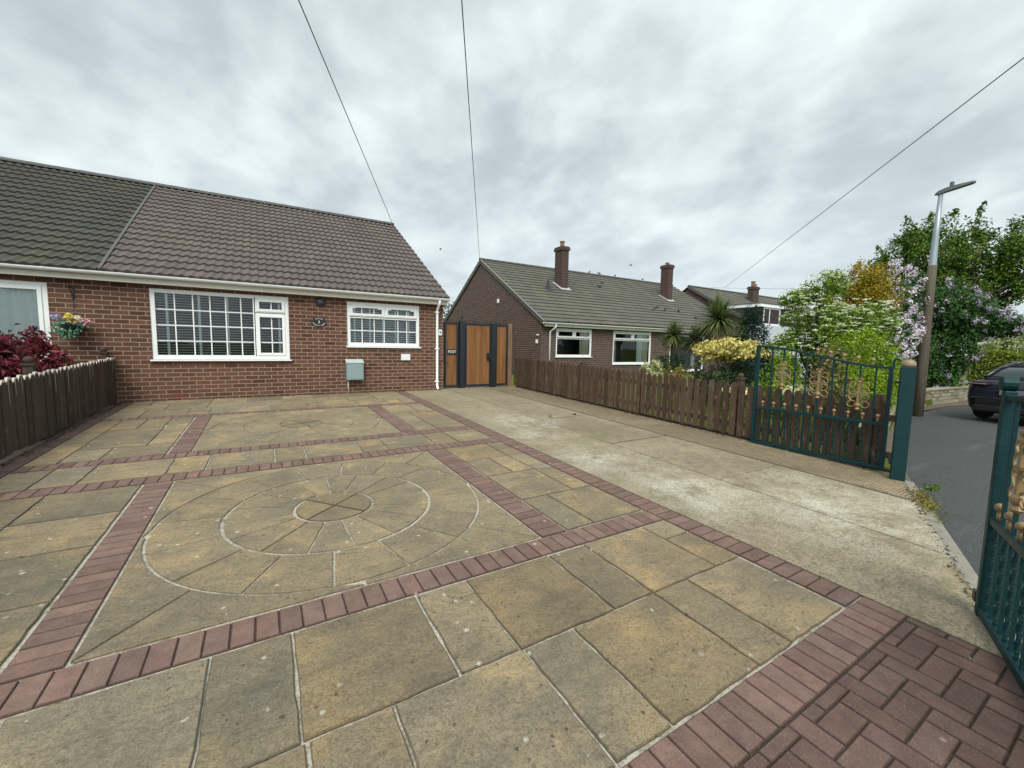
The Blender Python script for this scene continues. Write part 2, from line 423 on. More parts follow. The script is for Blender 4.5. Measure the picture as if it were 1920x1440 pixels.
def roof_material(name, c0, c1, lichen, la):
    t = NT(name); n = t.noise(9, 5, 0.65); f = t.noise(70, 4, 0.7)
    base = t.mix(n, c0, c1); base = t.mix(1.0, base, t.attr('Col'), 'MULTIPLY')
    base = t.mix(t.ramp(t.noise(1.7, 6, 0.72, t.mapv((1, 0.35, 0.35))), [(0.50, 0.0), (0.70, la)]), base, lichen)
    base = t.mix(t.ramp(f, [(0.35, 0.4), (0.55, 0.0)]), base, tuple(x*0.55 for x in c0))
    t.col(base); t.rough(0.82); t.spec(0.3); t.bump(f, 0.3, 0.004); MAT[name] = t.m
roof_material('roof_brown', (0.094, 0.076, 0.070), (0.150, 0.124, 0.115), (0.19, 0.17, 0.135), 0.35)
roof_material('roof_mossy', (0.044, 0.044, 0.038), (0.084, 0.081, 0.070), (0.10, 0.098, 0.050), 0.5)
roof_material('roof_grey', (0.082, 0.078, 0.067), (0.140, 0.134, 0.114), (0.19, 0.18, 0.09), 0.55)

def leaf_material(name, trans=0.25, rough=0.55):
    t = NT(name); t.col(t.attr('Col')); t.rough(rough); t.spec(0.18)
    tr = t.N.new('ShaderNodeBsdfTranslucent'); t.L.new(t.attr('Col'), tr.inputs['Color'])
    mx = t.N.new('ShaderNodeMixShader'); mx.inputs[0].default_value = trans
    t.L.new(t.p.outputs[0], mx.inputs[1]); t.L.new(tr.outputs[0], mx.inputs[2])
    t.L.new(mx.outputs[0], t.N['Material Output'].inputs['Surface']); MAT[name] = t.m
leaf_material('leaf'); leaf_material('petal', 0.3, 0.7)

def glass_material(name, tint, refl=1.0):
    t = NT(name); N = t.N; L = t.L
    tr = N.new('ShaderNodeBsdfTransparent'); tr.inputs[0].default_value = (*tint, 1)
    gl = N.new('ShaderNodeBsdfGlossy'); gl.inputs['Roughness'].default_value = 0.015
    fr = N.new('ShaderNodeFresnel'); fr.inputs['IOR'].default_value = 1.65
    mx = N.new('ShaderNodeMixShader'); L.new(t.math('MULTIPLY', fr.outputs[0], refl), mx.inputs[0]); L.new(tr.outputs[0], mx.inputs[1]); L.new(gl.outputs[0], mx.inputs[2])
    b = N.new('ShaderNodeBump'); b.inputs['Strength'].default_value = 0.04; b.inputs['Distance'].default_value = 0.05
    L.new(t.noise(1.6, 2, 0.5), b.inputs['Height']); L.new(b.outputs[0], gl.inputs['Normal'])
    L.new(mx.outputs[0], N['Material Output'].inputs['Surface']); MAT[name] = t.m
glass_material('window_glass', (0.86, 0.92, 0.93))

simple('upvc_white', (0.80, 0.81, 0.80), 0.35, 0.05, 3.0)
simple('gutter_white', (0.78, 0.79, 0.77), 0.42, 0.10, 4.0)
simple('soffit_cream', (0.56, 0.54, 0.46), 0.6, 0.12, 5.0)
simple('blind_slat', (0.80, 0.80, 0.81), 0.45, 0.06)
simple('blind_tape', (0.86, 0.87, 0.87), 0.7, 0.05)
simple('curtain_cream', (0.62, 0.58, 0.42), 0.85, 0.1)
simple('curtain_net', (0.80, 0.86, 0.82), 0.85, 0.1)
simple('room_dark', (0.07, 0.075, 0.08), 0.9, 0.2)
simple('black_metal', (0.012, 0.016, 0.022), 0.42, 0.2, 12, 0.1)
simple('teal_paint', (0.0025, 0.029, 0.032), 0.5, 0.32, 9, 0.25, 0.0, 0.3)
simple('gold_paint', (0.27, 0.185, 0.09), 0.48, 0.22, 20, 0.15, 0.25)
simple('post_cap_gold', (0.23, 0.175, 0.105), 0.5, 0.15, 14)
simple('meter_grey', (0.225, 0.305, 0.300), 0.55, 0.16, 12)
simple('meter_lid', (0.46, 0.52, 0.52), 0.5, 0.1)
simple('sign_black', (0.014, 0.015, 0.016), 0.35, 0.1)
simple('sign_white', (0.78, 0.78, 0.76), 0.5, 0.03)
simple('galvanised', (0.30, 0.345, 0.37), 0.42, 0.16, 7, 0, 0.55)
simple('lamp_grey', (0.075, 0.088, 0.092), 0.45, 0.1)
simple('lead', (0.42, 0.42, 0.40), 0.6, 0.25, 9)
simple('ridge_tile', (0.088, 0.082, 0.076), 0.8, 0.3, 9, 0.3)
simple('verge_mortar', (0.30, 0.28, 0.24), 0.9, 0.3, 9, 0.3)
simple('verge_board', (0.085, 0.088, 0.08), 0.7, 0.2)
simple('clay_pot', (0.19, 0.12, 0.085), 0.75, 0.25)
simple('dark_plastic', (0.03, 0.036, 0.045), 0.5, 0.15)
simple('dormer_clad', (0.050, 0.038, 0.040), 0.6, 0.25, 9)
simple('render_white', (0.62, 0.68, 0.72), 0.8, 0.08, 3, 0.2)
simple('wire_black', (0.035, 0.037, 0.04), 0.6, 0.05)
simple('car_paint', (0.012, 0.014, 0.022), 0.16, 0.1, 3, 0, 0.0, 0.6)
simple('car_trim', (0.012, 0.012, 0.013), 0.5, 0.1)
simple('car_glass', (0.03, 0.04, 0.045), 0.05, 0.05)
simple('tail_red', (0.045, 0.004, 0.005), 0.12, 0.1)
simple('tail_clear', (0.20, 0.19, 0.20), 0.15, 0.1)
simple('plate_grey', (0.16, 0.17, 0.18), 0.4, 0.05)
simple('rubber', (0.014, 0.014, 0.015), 0.8, 0.1)
simple('alloy', (0.30, 0.31, 0.32), 0.35, 0.1, 5, 0, 0.8)
simple('feather', (0.030, 0.029, 0.032), 0.6, 0.3, 40)
simple('kerb_stone', (0.22, 0.205, 0.165), 0.88, 0.3, 8, 0.5)
simple('soil', (0.042, 0.034, 0.024), 0.95, 0.35, 7, 0.7)
simple('verge_dirt', (0.11, 0.09, 0.062), 0.95, 0.35, 6, 0.7)
simple('bin_teal', (0.012, 0.06, 0.075), 0.5, 0.15)

def stone_material():
    t = NT('garden_stone'); o = t.tc.outputs['Object']
    n = t.noise(8, 5, 0.65)
    base = t.mix(n, (0.20, 0.185, 0.14), (0.36, 0.33, 0.255)); base = t.mix(1.0, base, t.attr('Col'), 'MULTIPLY')
    t.col(base); t.rough(0.9); t.spec(0.2); t.bump(n, 0.7, 0.03); MAT['garden_stone'] = t.m
stone_material()

# ------------------------------------------------------------------ ground and paving
BX, BY, BS = 6.12, 1.56, 0.4115                     # property line along the road: y = BY + (x-BX)*BS
def by(x): return BY + (x - BX) * BS

def sheet(name, poly, zf, m, kind='structure', thick=0.0):
    mb = MB()
    top = [(x, y, zf(x, y)) for x, y in poly]
    mb.face(top)
    if thick:
        n = len(poly)
        for i in range(n):
            a, b = top[i], top[(i+1) % n]
            mb.face([(a[0], a[1], a[2]-thick), (b[0], b[1], b[2]-thick), b, a])
    o = build(name, mb, m); struct(o, kind); return o

def rz_(x, y): return -0.035 - 0.0085 * max(0.0, x - 5)
sheet('ground', [(-400, -400), (600, -400), (600, 600), (-400, 600)], lambda x, y: -0.45, MAT['lawn_turf'])
# road: one tilted sheet from the property line outwards
mb = MB()
xs = [-60, -20, 0, 3, 5, 7, 10, 14, 18, 24, 40, 80]
ledge = lambda x: by(x) - 0.045 if x < 8.0 else (2.23 + (x-8.0)*0.245 if x < 14.5 else (3.82 + (x-14.5)*0.02 if x < 20 else 3.93 - (x-20)*0.35))
for a, b in zip(xs[:-1], xs[1:]):
    n = 6
    for k in range(n):
        ya0, ya1 = ledge(a) - 9.0*k/n, ledge(a) - 9.0*(k+1)/n
        yb0, yb1 = ledge(b) - 9.0*k/n, ledge(b) - 9.0*(k+1)/n
        mb.face([(a, ya1, rz_(a, 0)), (b, yb1, rz_(b, 0)), (b, yb0, rz_(b, 0)), (a, ya0, rz_(a, 0))])
struct(build('road', mb, MAT['asphalt']))
# verge of dirt between the road and the low wall
mb = MB()
for a, b in zip([6.2, 8, 11, 14.5, 18], [8, 11, 14.5, 18, 24]):
    mb.face([(a, ledge(a)-0.03, rz_(a, 0)+0.012), (b, ledge(b)-0.03, rz_(b, 0)+0.012), (b, ledge(b)+0.9, 0.03), (a, ledge(a)+0.9, 0.03)])
struct(build('verge', mb, MAT['verge_dirt']))
# mortar bed carrying the paving
sheet('paving_bed', [(-2.335, -1.85), (0, by(0)+0.1), (2.972, by(2.972)+0.05), (2.972, 10.30), (-2.335, 10.30)], lambda x, y: gz(y) - 0.004, MAT['mortar_joint'], thick=0.30)
# neighbours' gardens
sheet('garden_lawn', [(6.27, by(6.27)+0.05), (8.0, 2.40), (14.3, 3.95), (20, 4.2), (45, -4), (60, 40), (6.27, 40)], lambda x, y: 0.02 + 0.016*min(y, 14), MAT['lawn_turf'], thick=0.4)
sheet('side_garden', [(-40, -6), (-2.338, -1.9), (-2.338, 12), (-2.338, 40), (-40, 40), (-40, 12)], lambda x, y: gz(min(y, 12))-0.02, MAT['soil'], thick=0.4)
sheet('back_garden', [(-2.4, 20), (6.2, 20), (6.2, 60), (-2.4, 60)], lambda x, y: 0.3, MAT['lawn_turf'], thick=0.3)

def slab(mb, poly, gap=0.007, jit=0.0035, th=0.008, col=(1, 1, 1), cham=0.005, tilt=0.0015, rim=0.55):
    """A riven slab or paver: an inset polygon with a wandering edge, a chamfer and a slight tilt."""
    n = len(poly); cx = sum(p[0] for p in poly)/n; cy = sum(p[1] for p in poly)/n
    pts = []
    for i in range(n):
        a = Vector(poly[i]); b = Vector(poly[(i+1) % n]); d = b - a; L = d.length
        if L < 1e-4: continue
        k = max(1, int(L/0.07)); nn = Vector((-d.y, d.x)).normalized()
        for q in range(k):
            t = q/k; p = a + d*t
            j = random.uniform(-jit, jit) if 0 < q else random.uniform(-jit, jit)*0.5
            pts.append((p.x + nn.x*j, p.y + nn.y*j))
    def inset(d):
        out = []
        m = len(pts)
        for i in range(m):
            a = Vector(pts[i-1]); p = Vector(pts[i]); b = Vector(pts[(i+1) % m])
            t1 = (p-a).normalized(); t2 = (b-p).normalized()
            n1 = Vector((-t1.y, t1.x)); n2 = Vector((-t2.y, t2.x)); nn = n1+n2
            if nn.length < 1e-3: nn = n1
            nn.normalize(); c = max(0.5, nn.dot(n1))
            out.append((p.x + nn.x*d/c, p.y + nn.y*d/c))
        return out
    o1 = inset(gap*0.5); o2 = inset(gap*0.5 + cham)
    tx, ty, dz = random.uniform(-tilt, tilt), random.uniform(-tilt, tilt), random.uniform(-0.0012, 0.0012)
    rn = random.random()
    zt = lambda p: gz(p[1]) + th + dz + tx*(p[0]-cx)*2 + ty*(p[1]-cy)*2
    b = len(mb.v); m = len(pts)
    v = [(p[0], p[1], zt(p) - th - 0.008) for p in o1] + [(p[0], p[1], zt(p) - cham*0.8) for p in o1] + [(p[0], p[1], zt(p)) for p in o2]
    f = [tuple(2*m + i for i in range(m))]
    for k in (0, 1):
        for i in range(m):
            i2 = (i+1) % m; f.append((k*m+i, k*m+i2, (k+1)*m+i2, (k+1)*m+i))
    mb.idx(v, f, col, rn)
    for q in range(len(f)-1): mb.c[-1-q] = tuple(c_*rim for c_ in col)

def tint():
    b = random.uniform(0.78, 1.16); w = random.uniform(-0.04, 0.08)
    return (b*(1+w), b, b*(1-w*1.3))
def rect(x0, x1, y0, y1): return [(x0, y0), (x1, y0), (x1, y1), (x0, y1)]

SL = MB()
def R4(x0, x1, y0, y1): slab(SL, rect(x0, x1, y0, y1), gap=random.uniform(0.008, 0.017), jit=0.0038, col=tint())
# front row nearest the camera
y0, y1, y2 = 0.905, 1.51, 2.135
for a, b in [(-2.35, -1.47), (-1.47, -0.86), (-0.86, -0.245), (-0.245, 0.07), (0.07, 0.68), (0.68, 0.985), (0.985, 1.585), (1.585, 1.895), (1.895, 2.49)]: R4(a, b, y1, y2)
R4(2.49, 2.755, y1, 1.91); R4(2.49, 2.755, 1.91, y2)
for a, b in [(-2.35, -1.44), (-1.44, -0.83), (-0.83, -0.52), (-0.52, 0.087), (0.087, 0.394), (0.394, 0.995), (0.995, 1.29), (1.29, 1.89), (1.89, 2.18), (2.18, 2.745)]: R4(a, b, y0, y1)
for r_, (ya, yb) in enumerate([(0.30, 0.905), (-0.30, 0.30), (-0.9, -0.30), (-1.5, -0.9)]):
    xx = -2.35
    while xx < 0.55:
        w = random.choice([0.6, 0.3, 0.6, 0.9]); xe = min(0.60, xx+w)
        if 0.60 - xe < 0.2: xe = 0.60
        if ya > by(xe)+0.05: R4(xx, xe, ya, yb)
        xx = xe
# left band, and the strip by the left fence
for ya, yb in [(2.36, 2.97), (2.97, 3.62), (3.62, 4.22), (4.22, 4.86)]:
    xl = -1.60 if yb > 3.0 else -1.32
    R4(xl, -0.99, ya, yb)
    R4(-2.11, xl, ya, (ya+yb)/2 if yb < 3.5 else yb)
    if yb < 3.5: R4(-2.11, xl, (ya+yb)/2, yb)
# band between the two cross strips
for a, b in [(-2.11, -1.80), (-1.80, -1.495), (-1.495, -0.87), (-0.87, -0.555), (-0.555, 0.065), (0.065, 0.38), (0.38, 0.99), (0.99, 1.30), (1.30, 1.92), (1.92, 2.235), (2.235, 2.76)]: R4(a, b, 5.09, 5.71)
# left of the far panel
for a, b, c, d in [(-2.11,-1.865,5.93,6.85),(-2.11,-1.865,6.85,7.45),(-2.11,-1.865,7.45,8.27),(-1.865,-1.55,5.93,6.45),(-1.865,-1.25,6.45,6.62),(-1.55,-0.99,5.93,6.45),
                   (-1.25,-0.99,6.45,6.98),(-1.865,-1.25,6.62,7.54),(-1.25,-0.99,6.98,7.72),(-1.865,-1.56,7.54,8.27),(-1.56,-1.27,7.54,8.27),(-1.27,-0.99,7.72,8.27)]: R4(a, b, c, d)
# right of the circle
for a, b, c, d in [(1.935,2.21,2.36,3.01),(2.21,2.755,2.36,3.01),(1.935,2.52,3.01,3.69),(2.52,2.755,3.01,3.66),(1.935,2.255,3.69,4.26),(2.255,2.52,3.69,4.26),(2.52,2.755,3.66,4.26),(1.935,2.52,4.26,4.86),(2.52,2.755,4.26,4.86),
                   (1.935,2.25,5.93,6.53),(2.25,2.755,5.93,6.22),(2.25,2.755,6.22,6.83),(1.935,2.25,6.53,7.14),(2.25,2.755,6.83,7.44),(1.935,2.45,7.44,8.27),(1.935,2.25,7.14,7.44),(2.45,2.755,7.44,8.27)]: R4(a, b, c, d)
# far band under the house wall
xx = -2.11
for w in [0.38, 0.6, 0.3, 0.9, 0.6, 0.3, 0.6, 0.6, 0.3, 0.285]:
    R4(xx, xx+w, 8.46, 9.07); xx += w
xx = -2.11
for w in [0.6, 0.6, 0.9, 0.3, 0.6, 0.6, 0.6, 0.665]:
    R4(xx, xx+w, 9.07, 9.68); xx += w
xx = -2.11
for w in [0.3, 0.9, 0.6, 0.6, 0.6, 0.3, 0.9, 0.665]:
    R4(xx, xx+w, 9.68, 10.21); xx += w

def arc(cx, cy, r, a0, a1, n):
    return [(cx + r*math.cos(a0+(a1-a0)*k/n), cy + r*math.sin(a0+(a1-a0)*k/n)) for k in range(n+1)]
def circle_panel(cx, cy, hx, hy, rot, inner, outer, r=(0.30, 0.775, 1.195), w=0.0075, gp=0.014, ch=0.004):
    def tint():
        b = random.uniform(0.92, 1.06); return (b*1.01, b, b*0.98)
    for k in range(4):
        a0 = R(rot + 90*k); slab(SL, arc(cx, cy, r[0]-w, a0, a0+R(90), 6) + [(cx, cy)], gap=0.008, jit=0.001, col=(0.84, 0.83, 0.76))
    for k in range(2):                                        # the dark cross cut in the hub
        dv = Vector((math.cos(R(rot+90*k)), math.sin(R(rot+90*k)), 0)); SL.obox((cx, cy, gz(cy)+0.0075), dv*(r[0]-0.015) + Vector((0, 0, dv.y*S*r[0])), Vector((-dv.y, dv.x, 0))*0.0055, (0, 0, 0.0022), (0.22, 0.20, 0.18))
    for k in range(len(inner)):
        a0, a1 = R(inner[k]), R(inner[(k+1) % len(inner)] + (360 if k == len(inner)-1 else 0))
        slab(SL, arc(cx, cy, r[1]-w, a0, a1, 4) + arc(cx, cy, r[0]+w, a1, a0, 2), gap=gp, cham=ch, rim=0.95, jit=0.002, col=tint())
    for k in range(len(outer)):
        a0, a1 = R(outer[k]), R(outer[(k+1) % len(outer)] + (360 if k == len(outer)-1 else 0))
        slab(SL, arc(cx, cy, r[2]-0.003, a0, a1, 4) + arc(cx, cy, r[1]+w, a1, a0, 3), gap=gp, cham=ch, rim=0.95, jit=0.002, col=tint())
    # the four corners, each cut once along the diagonal
    R3 = r[2] + 0.003
    for sx, sy, a in ((1, 1, 0), (-1, 1, 90), (-1, -1, 180), (1, -1, 270)):
        c = (cx + sx*hx, cy + sy*hy)
        e0 = (cx + hx*math.copysign(1, math.cos(R(a))) , cy) if a in (0, 180) else (cx, cy + hy*math.copysign(1, math.sin(R(a))))
        e1 = (cx, cy + hy*math.copysign(1, math.sin(R(a+90)))) if a in (0, 180) else (cx + hx*math.copysign(1, math.cos(R(a+90))), cy)
        m_ = (cx + R3*math.cos(R(a+45)), cy + R3*math.sin(R(a+45)))
        slab(SL, [e0, c, m_] + arc(cx, cy, R3, R(a+45), R(a), 8)[1:], gap=gp, cham=ch, rim=0.95, jit=0.002, col=tint())
        slab(SL, [m_, c, e1] + arc(cx, cy, R3, R(a+90), R(a+45), 8)[1:-1], gap=gp, cham=ch, rim=0.95, jit=0.002, col=tint())
ang_i = [-177, -157, -133, -110, -88, -66.5, -43, -24.5, 0, 22.5, 42, 66, 88, 110, 135, 158]
ang_o = [-166, -143, -121, -98, -76.5, -54.5, -33.5, -11, 12, 33, 55.5, 78.5, 101, 123, 146, 169]
circle_panel(0.465, 3.61, 1.225, 1.245, 41, ang_i, ang_o)
circle_panel(0.465, 7.10, 1.225, 1.165, 20, [a+9 for a in ang_i], [a+7 for a in ang_o], (0.30, 0.76, 1.15), 0.002, 0.004, 0.0018)
struct(build('stone_paving', SL, MAT['riven_slab']))

BL = MB()
def btint(dark=1.0):
    b = random.uniform(0.82, 1.16)*dark; return (b*random.uniform(0.97, 1.05), b, b*random.uniform(0.97, 1.03))
def B4(x0, x1, y0, y1, dark=1.0): slab(BL, rect(x0, x1, y0, y1), gap=0.005, jit=0.0012, th=0.008, col=btint(dark), cham=0.004, tilt=0.001)
def under(x0, x1, y0, y1):
    a, b = x0+.004, x1-.004; c, d = y0+.004, y1-.004; BL.face([(a, c, gz(c)+.0015), (b, c, gz(c)+.0015), (b, d, gz(d)+.0015), (a, d, gz(d)+.0015)], (0.28, 0.28, 0.28))
def strip_x(x0, x1, y0, y1, p=0.1025):
    under(x0, x1, y0, y1)
    n = round((x1-x0)/p); p = (x1-x0)/n
    for k in range(n): B4(x0+k*p, x0+(k+1)*p, y0, y1)
def strip_y(x0, x1, y0, y1, p=0.1025, dark=1.0):
    under(x0, x1, y0, y1)
    n = round((y1-y0)/p); p = (y1-y0)/n
    for k in range(n): B4(x0, x1, y0+k*p, y0+(k+1)*p, dark)
strip_x(-2.11, 2.765, 2.147, 2.348); strip_x(-2.11, 2.765, 4.872, 5.078); strip_x(-2.11, 2.765, 5.722, 5.918); strip_x(-2.11, 2.765, 8.28, 8.45)
strip_y(-0.975, -0.768, 2.36, 4.86); strip_y(-0.975, -0.768, 5.93, 8.27)
strip_y(1.70, 1.925, 2.36, 4.86); strip_y(1.70, 1.925, 5.93, 8.27)
strip_y(2.768, 2.968, 0.905, 10.20)
strip_y(-2.33, -2.12, 2.15, 10.2, dark=0.72)
# soldier course and herringbone by the entrance, cut where it meets the edges
strip_x(0.62, 2.968, 0.700, 0.896)
u = 0.1025; X1, Y1 = 2.968, 0.696
BL.face([(0.62, -0.6, gz(-0.6)+.0015), (X1, by(X1)+.05, gz(.3)+.0015), (X1, Y1+.012, gz(Y1)+.0015), (0.62, Y1+.012, gz(Y1)+.0015)], (0.28, 0.28, 0.28))
for i in range(-3, 24):
    for j in range(-14, 8):
        x = X1 - 0.06 - u*22 + i*u; yv = Y1 + 0.05 - (j+1)*u; k = (i + j) % 4
        if k == 0: q = [x, x+2*u, yv, yv+u]
        elif k == 3: q = [x, x+u, yv, yv+2*u]
        else: continue
        q = [max(q[0], 0.62), min(q[1], X1), q[2], min(q[3], Y1)]
        if q[1]-q[0] < 0.02 or q[3]-q[2] < 0.02 or (q[2]+q[3])/2 < by((q[0]+q[1])/2) + 0.02: continue
        B4(*q, 0.70)
struct(build('block_borders', BL, MAT['block_paver']))

# concrete drive: separate bays with open joints
CO = MB()
def bay(poly, col=(1, 1, 1), z=0.006, nx=14, ny=30):
    xs0, xs1 = min(p[0] for p in poly), max(p[0] for p in poly)
    top = [(x, y, gz(y)+z) for x, y in poly]
    CO.face(top, col)
    n = len(poly)
    for i in range(n):
        a, b = top[i], top[(i+1) % n]
        CO.face([(a[0], a[1], a[2]-0.05), (b[0], b[1], b[2]-0.05), b, a], col)
e = lambda x: by(x) + 0.052
bay([(2.986, e(2.986)), (4.127, e(4.127)), (4.127, 12.0), (2.986, 12.0)])
for (ya, yb, c) in [(None, 2.52, 1.0), (2.53, 4.13, 0.97), (4.170, 5.93, 0.90), (5.970, 7.5, 0.98), (7.515, 12.0, 0.93)]:
    a0 = (4.14, e(4.14)) if ya is None else (4.14, ya); a1 = (5.292, e(5.292)) if ya is None else (5.292, ya)
    bay([a0, a1, (5.292, yb), (4.14, yb)], (c, c, c*0.99), 0.006 + random.uniform(-0.002, 0.003))
bay([(5.355, e(5.355)), (6.26, e(6.26)), (6.26, 12.0), (5.355, 12.0)], (0.76, 0.71, 0.66), 0.002)
struct(build('concrete_drive', CO, MAT['worn_concrete']))
JT = MB()                                                     # dirt packed into the open joints
def jstrip(xa, xb, ya, yb): JT.face([(xa, ya, gz(ya)+0.0005), (xb, ya, gz(ya)+0.0005), (xb, yb, gz(yb)+0.0005), (xa, yb, gz(yb)+0.0005)])
jstrip(2.970, 2.990, e(2.98), 10.2); jstrip(4.12, 4.16, e(4.14), 11.9); jstrip(5.285, 5.36, e(5.32), 11.9)
for yj in (2.52, 4.125, 5.925, 7.495): jstrip(4.14, 5.295, yj-0.005, yj+0.04)
struct(build('drive_joints', JT, MAT['soil']))
sheet('drive_base', [(2.97, by(2.97)), (6.26, by(6.26)), (6.26, 20), (2.97, 20)], lambda x, y: gz(min(y, 12)) - 0.022, MAT['soil'], thick=0.2)
# ribbed patch of tamped concrete near the post
RB = MB()
for k in range(17):
    y = 1.36 + k*0.034; RB.box(5.36, 5.66, y, y+0.017, gz(y)-0.002, gz(y)+0.010, (0.92, 0.88, 0.82))
struct(build('ribbed_concrete', RB, MAT['worn_concrete']))
# kerb edging along the property line
KB = MB(); xk = 2.4
while xk < 6.1:
    L = min(0.62, 6.12-xk); a = (xk+0.006, by(xk+0.006)); b = (xk+L-0.006, by(xk+L-0.006))
    dn = Vector((-BS, 1)).normalized()*0.045; z0k = 0.0
    za, zb = gz(a[1]) + 0.004, gz(b[1]) + 0.004
    P = [(a[0]-dn.x, a[1]-dn.y), (b[0]-dn.x, b[1]-dn.y), (b[0]+dn.x, b[1]+dn.y), (a[0]+dn.x, a[1]+dn.y)]
    ZT = [za-0.012, zb-0.012, zb, za]
    v = [(p[0], p[1], -0.2) for p in P] + [(p[0], p[1], z) for p, z in zip(P, ZT)]
    q = random.uniform(0.85, 1.1)
    KB.idx(v, [(4, 5, 6, 7), (0, 1, 5, 4), (1, 2, 6, 5), (2, 3, 7, 6), (3, 0, 4, 7)], (q, q, q)); xk += L
struct(build('kerb', KB, MAT['kerb_stone']))

# ------------------------------------------------------------------ houses
def wallpanel(mb, y, x0, x1, z0, z1, holes, depth=0.11, flip=1):
    """A brick wall facing -Y with openings and their reveals; uv in metres."""
    xs = sorted(set([x0, x1] + [h[0] for h in holes] + [h[1] for h in holes]))
    zs = sorted(set([z0, z1] + [h[2] for h in holes] + [h[3] for h in holes]))
    for a, b in zip(xs[:-1], xs[1:]):
        for c, d in zip(zs[:-1], zs[1:]):
            if any(h[0] <= a and b <= h[1] and h[2] <= c and d <= h[3] for h in holes): continue
            mb.face([(a, y, c), (b, y, c), (b, y, d), (a, y, d)], uv=[(a, c), (b, c), (b, d), (a, d)])
    for (a, b, c, d) in holes:
        yb = y + depth
        for q in ([(a, y, c), (a, y, d), (a, yb, d), (a, yb, c)], [(b, y, d), (b, y, c), (b, yb, c), (b, yb, d)],
                  [(a, y, d), (b, y, d), (b, yb, d), (a, yb, d)], [(b, y, c), (a, y, c), (a, yb, c), (b, yb, c)]):
            mb.face(q, uv=[(p[1]+p[0], p[2]) for p in q])
def gable(mb, x, y0, y1, z0, ze, yr, zr, side):
    P = [(x, y0, z0), (x, y1, z0), (x, y1, ze), (x, yr, zr), (x, y0, ze)]
    if side < 0: P = P[::-1]
    mb.face(P, uv=[(p[1]+0.07, p[2]) for p in P])

def roof_plane(mb, x0, x1, ye, ze, yr, zr, ww, amp, rows, step=0.022, res=6, sharp=1.4, flip=False):
    n = max(1, round((x1-x0)/ww)); ww = (x1-x0)/n; cols = n*res
    d = Vector((0, yr-ye, zr-ze)); L = d.length; t = d/L; nn = Vector((0, -t.z, t.y)) if not flip else Vector((0, -t.z, t.y))
    if nn.z < 0: nn = -nn
    prof = [amp*(0.5+0.5*math.sin(2*math.pi*(k/res)))**sharp for k in range(cols+1)]
    tints = {}
    for i in range(rows):
        s0, s1 = L*i/rows, L*(i+1)/rows
        base = Vector((0, ye, ze))
        b0 = [];
        lines = [(s0 - 0.012, -0.004), (s0 - 0.012, step), (s1 + 0.004, 0.004)]
        off = random.uniform(-0.012, 0.012)
        v = []
        for (s, h) in lines:
            for k in range(cols+1):
                p = base + t*s + nn*(h + prof[k]); v.append((x0 + k*ww/res + off*0.3, p.y, p.z))
        f = []; bb = len(mb.v); mb.v.extend(v)
        W_ = cols+1
        for r_ in (0, 1):
            for k in range(cols):
                q = (r_*W_+k, r_*W_+k+1, (r_+1)*W_+k+1, (r_+1)*W_+k)
                if flip: q = q[::-1]
                mb.f.append(tuple(bb+z for z in q))
                key = (i, (k + res//2)//(2*res))
                if key not in tints:
                    g = random.uniform(0.90, 1.08); tints[key] = (g*random.uniform(0.97, 1.04), g, g*random.uniform(0.95, 1.02))
                mb.c.append(tints[key]); mb.uv.append(None); mb.r.append(0.0)

def halfround(mb, x0, x1, y, z, r, seg, lift=0.0):
    x = x0
    while x < x1 - 0.01:
        xe = min(x1, x+seg); n = 8; v = []
        for (xx, k) in ((x, 1.0), (xe-0.006, 0.95)):
            for q in range(n+1):
                a = math.pi*q/n; v.append((xx, y - math.cos(a)*r*k, z + math.sin(a)*r*k*0.85))
        g = random.uniform(0.8, 1.2)
        mb.idx(v, [(q, q+1, n+2+q, n+1+q) for q in range(n)] + [tuple(range(n, -1, -1)), tuple(range(n+1, 2*n+2))], (g, g, g)); x = xe

def gutter(mb, x0, x1, y, z, r=0.056):
    n = 8; v = []
    for xx in (x0, x1):
        for q in range(n+1):
            a = math.pi*q/n; v.append((xx, y - math.cos(a)*r, z - math.sin(a)*r))
        for q in range(n, -1, -1):
            a = math.pi*q/n; v.append((xx, y - math.cos(a)*r*0.9, z - math.sin(a)*r*0.9))
    m = 2*n+2
    mb.idx(v, [(q, (q+1) % m, m+(q+1) % m, m+q) for q in range(m)] + [tuple(range(n+1)) , tuple(range(m+n, m-1, -1))])
    x = x0 + 0.4
    while x < x1:
        nn = 8; v = []
        for xx in (x-0.02, x+0.02):
            for q in range(nn+1):
                a = math.pi*q/nn; v.append((xx, y - math.cos(a)*(r+.005), z + .004 - math.sin(a)*(r+.007)))
        mb.idx(v, [(q, q+1, nn+2+q, nn+1+q) for q in range(nn)] + [tuple(range(nn, -1, -1)), tuple(range(nn+1, 2*nn+2))]); x += 0.95

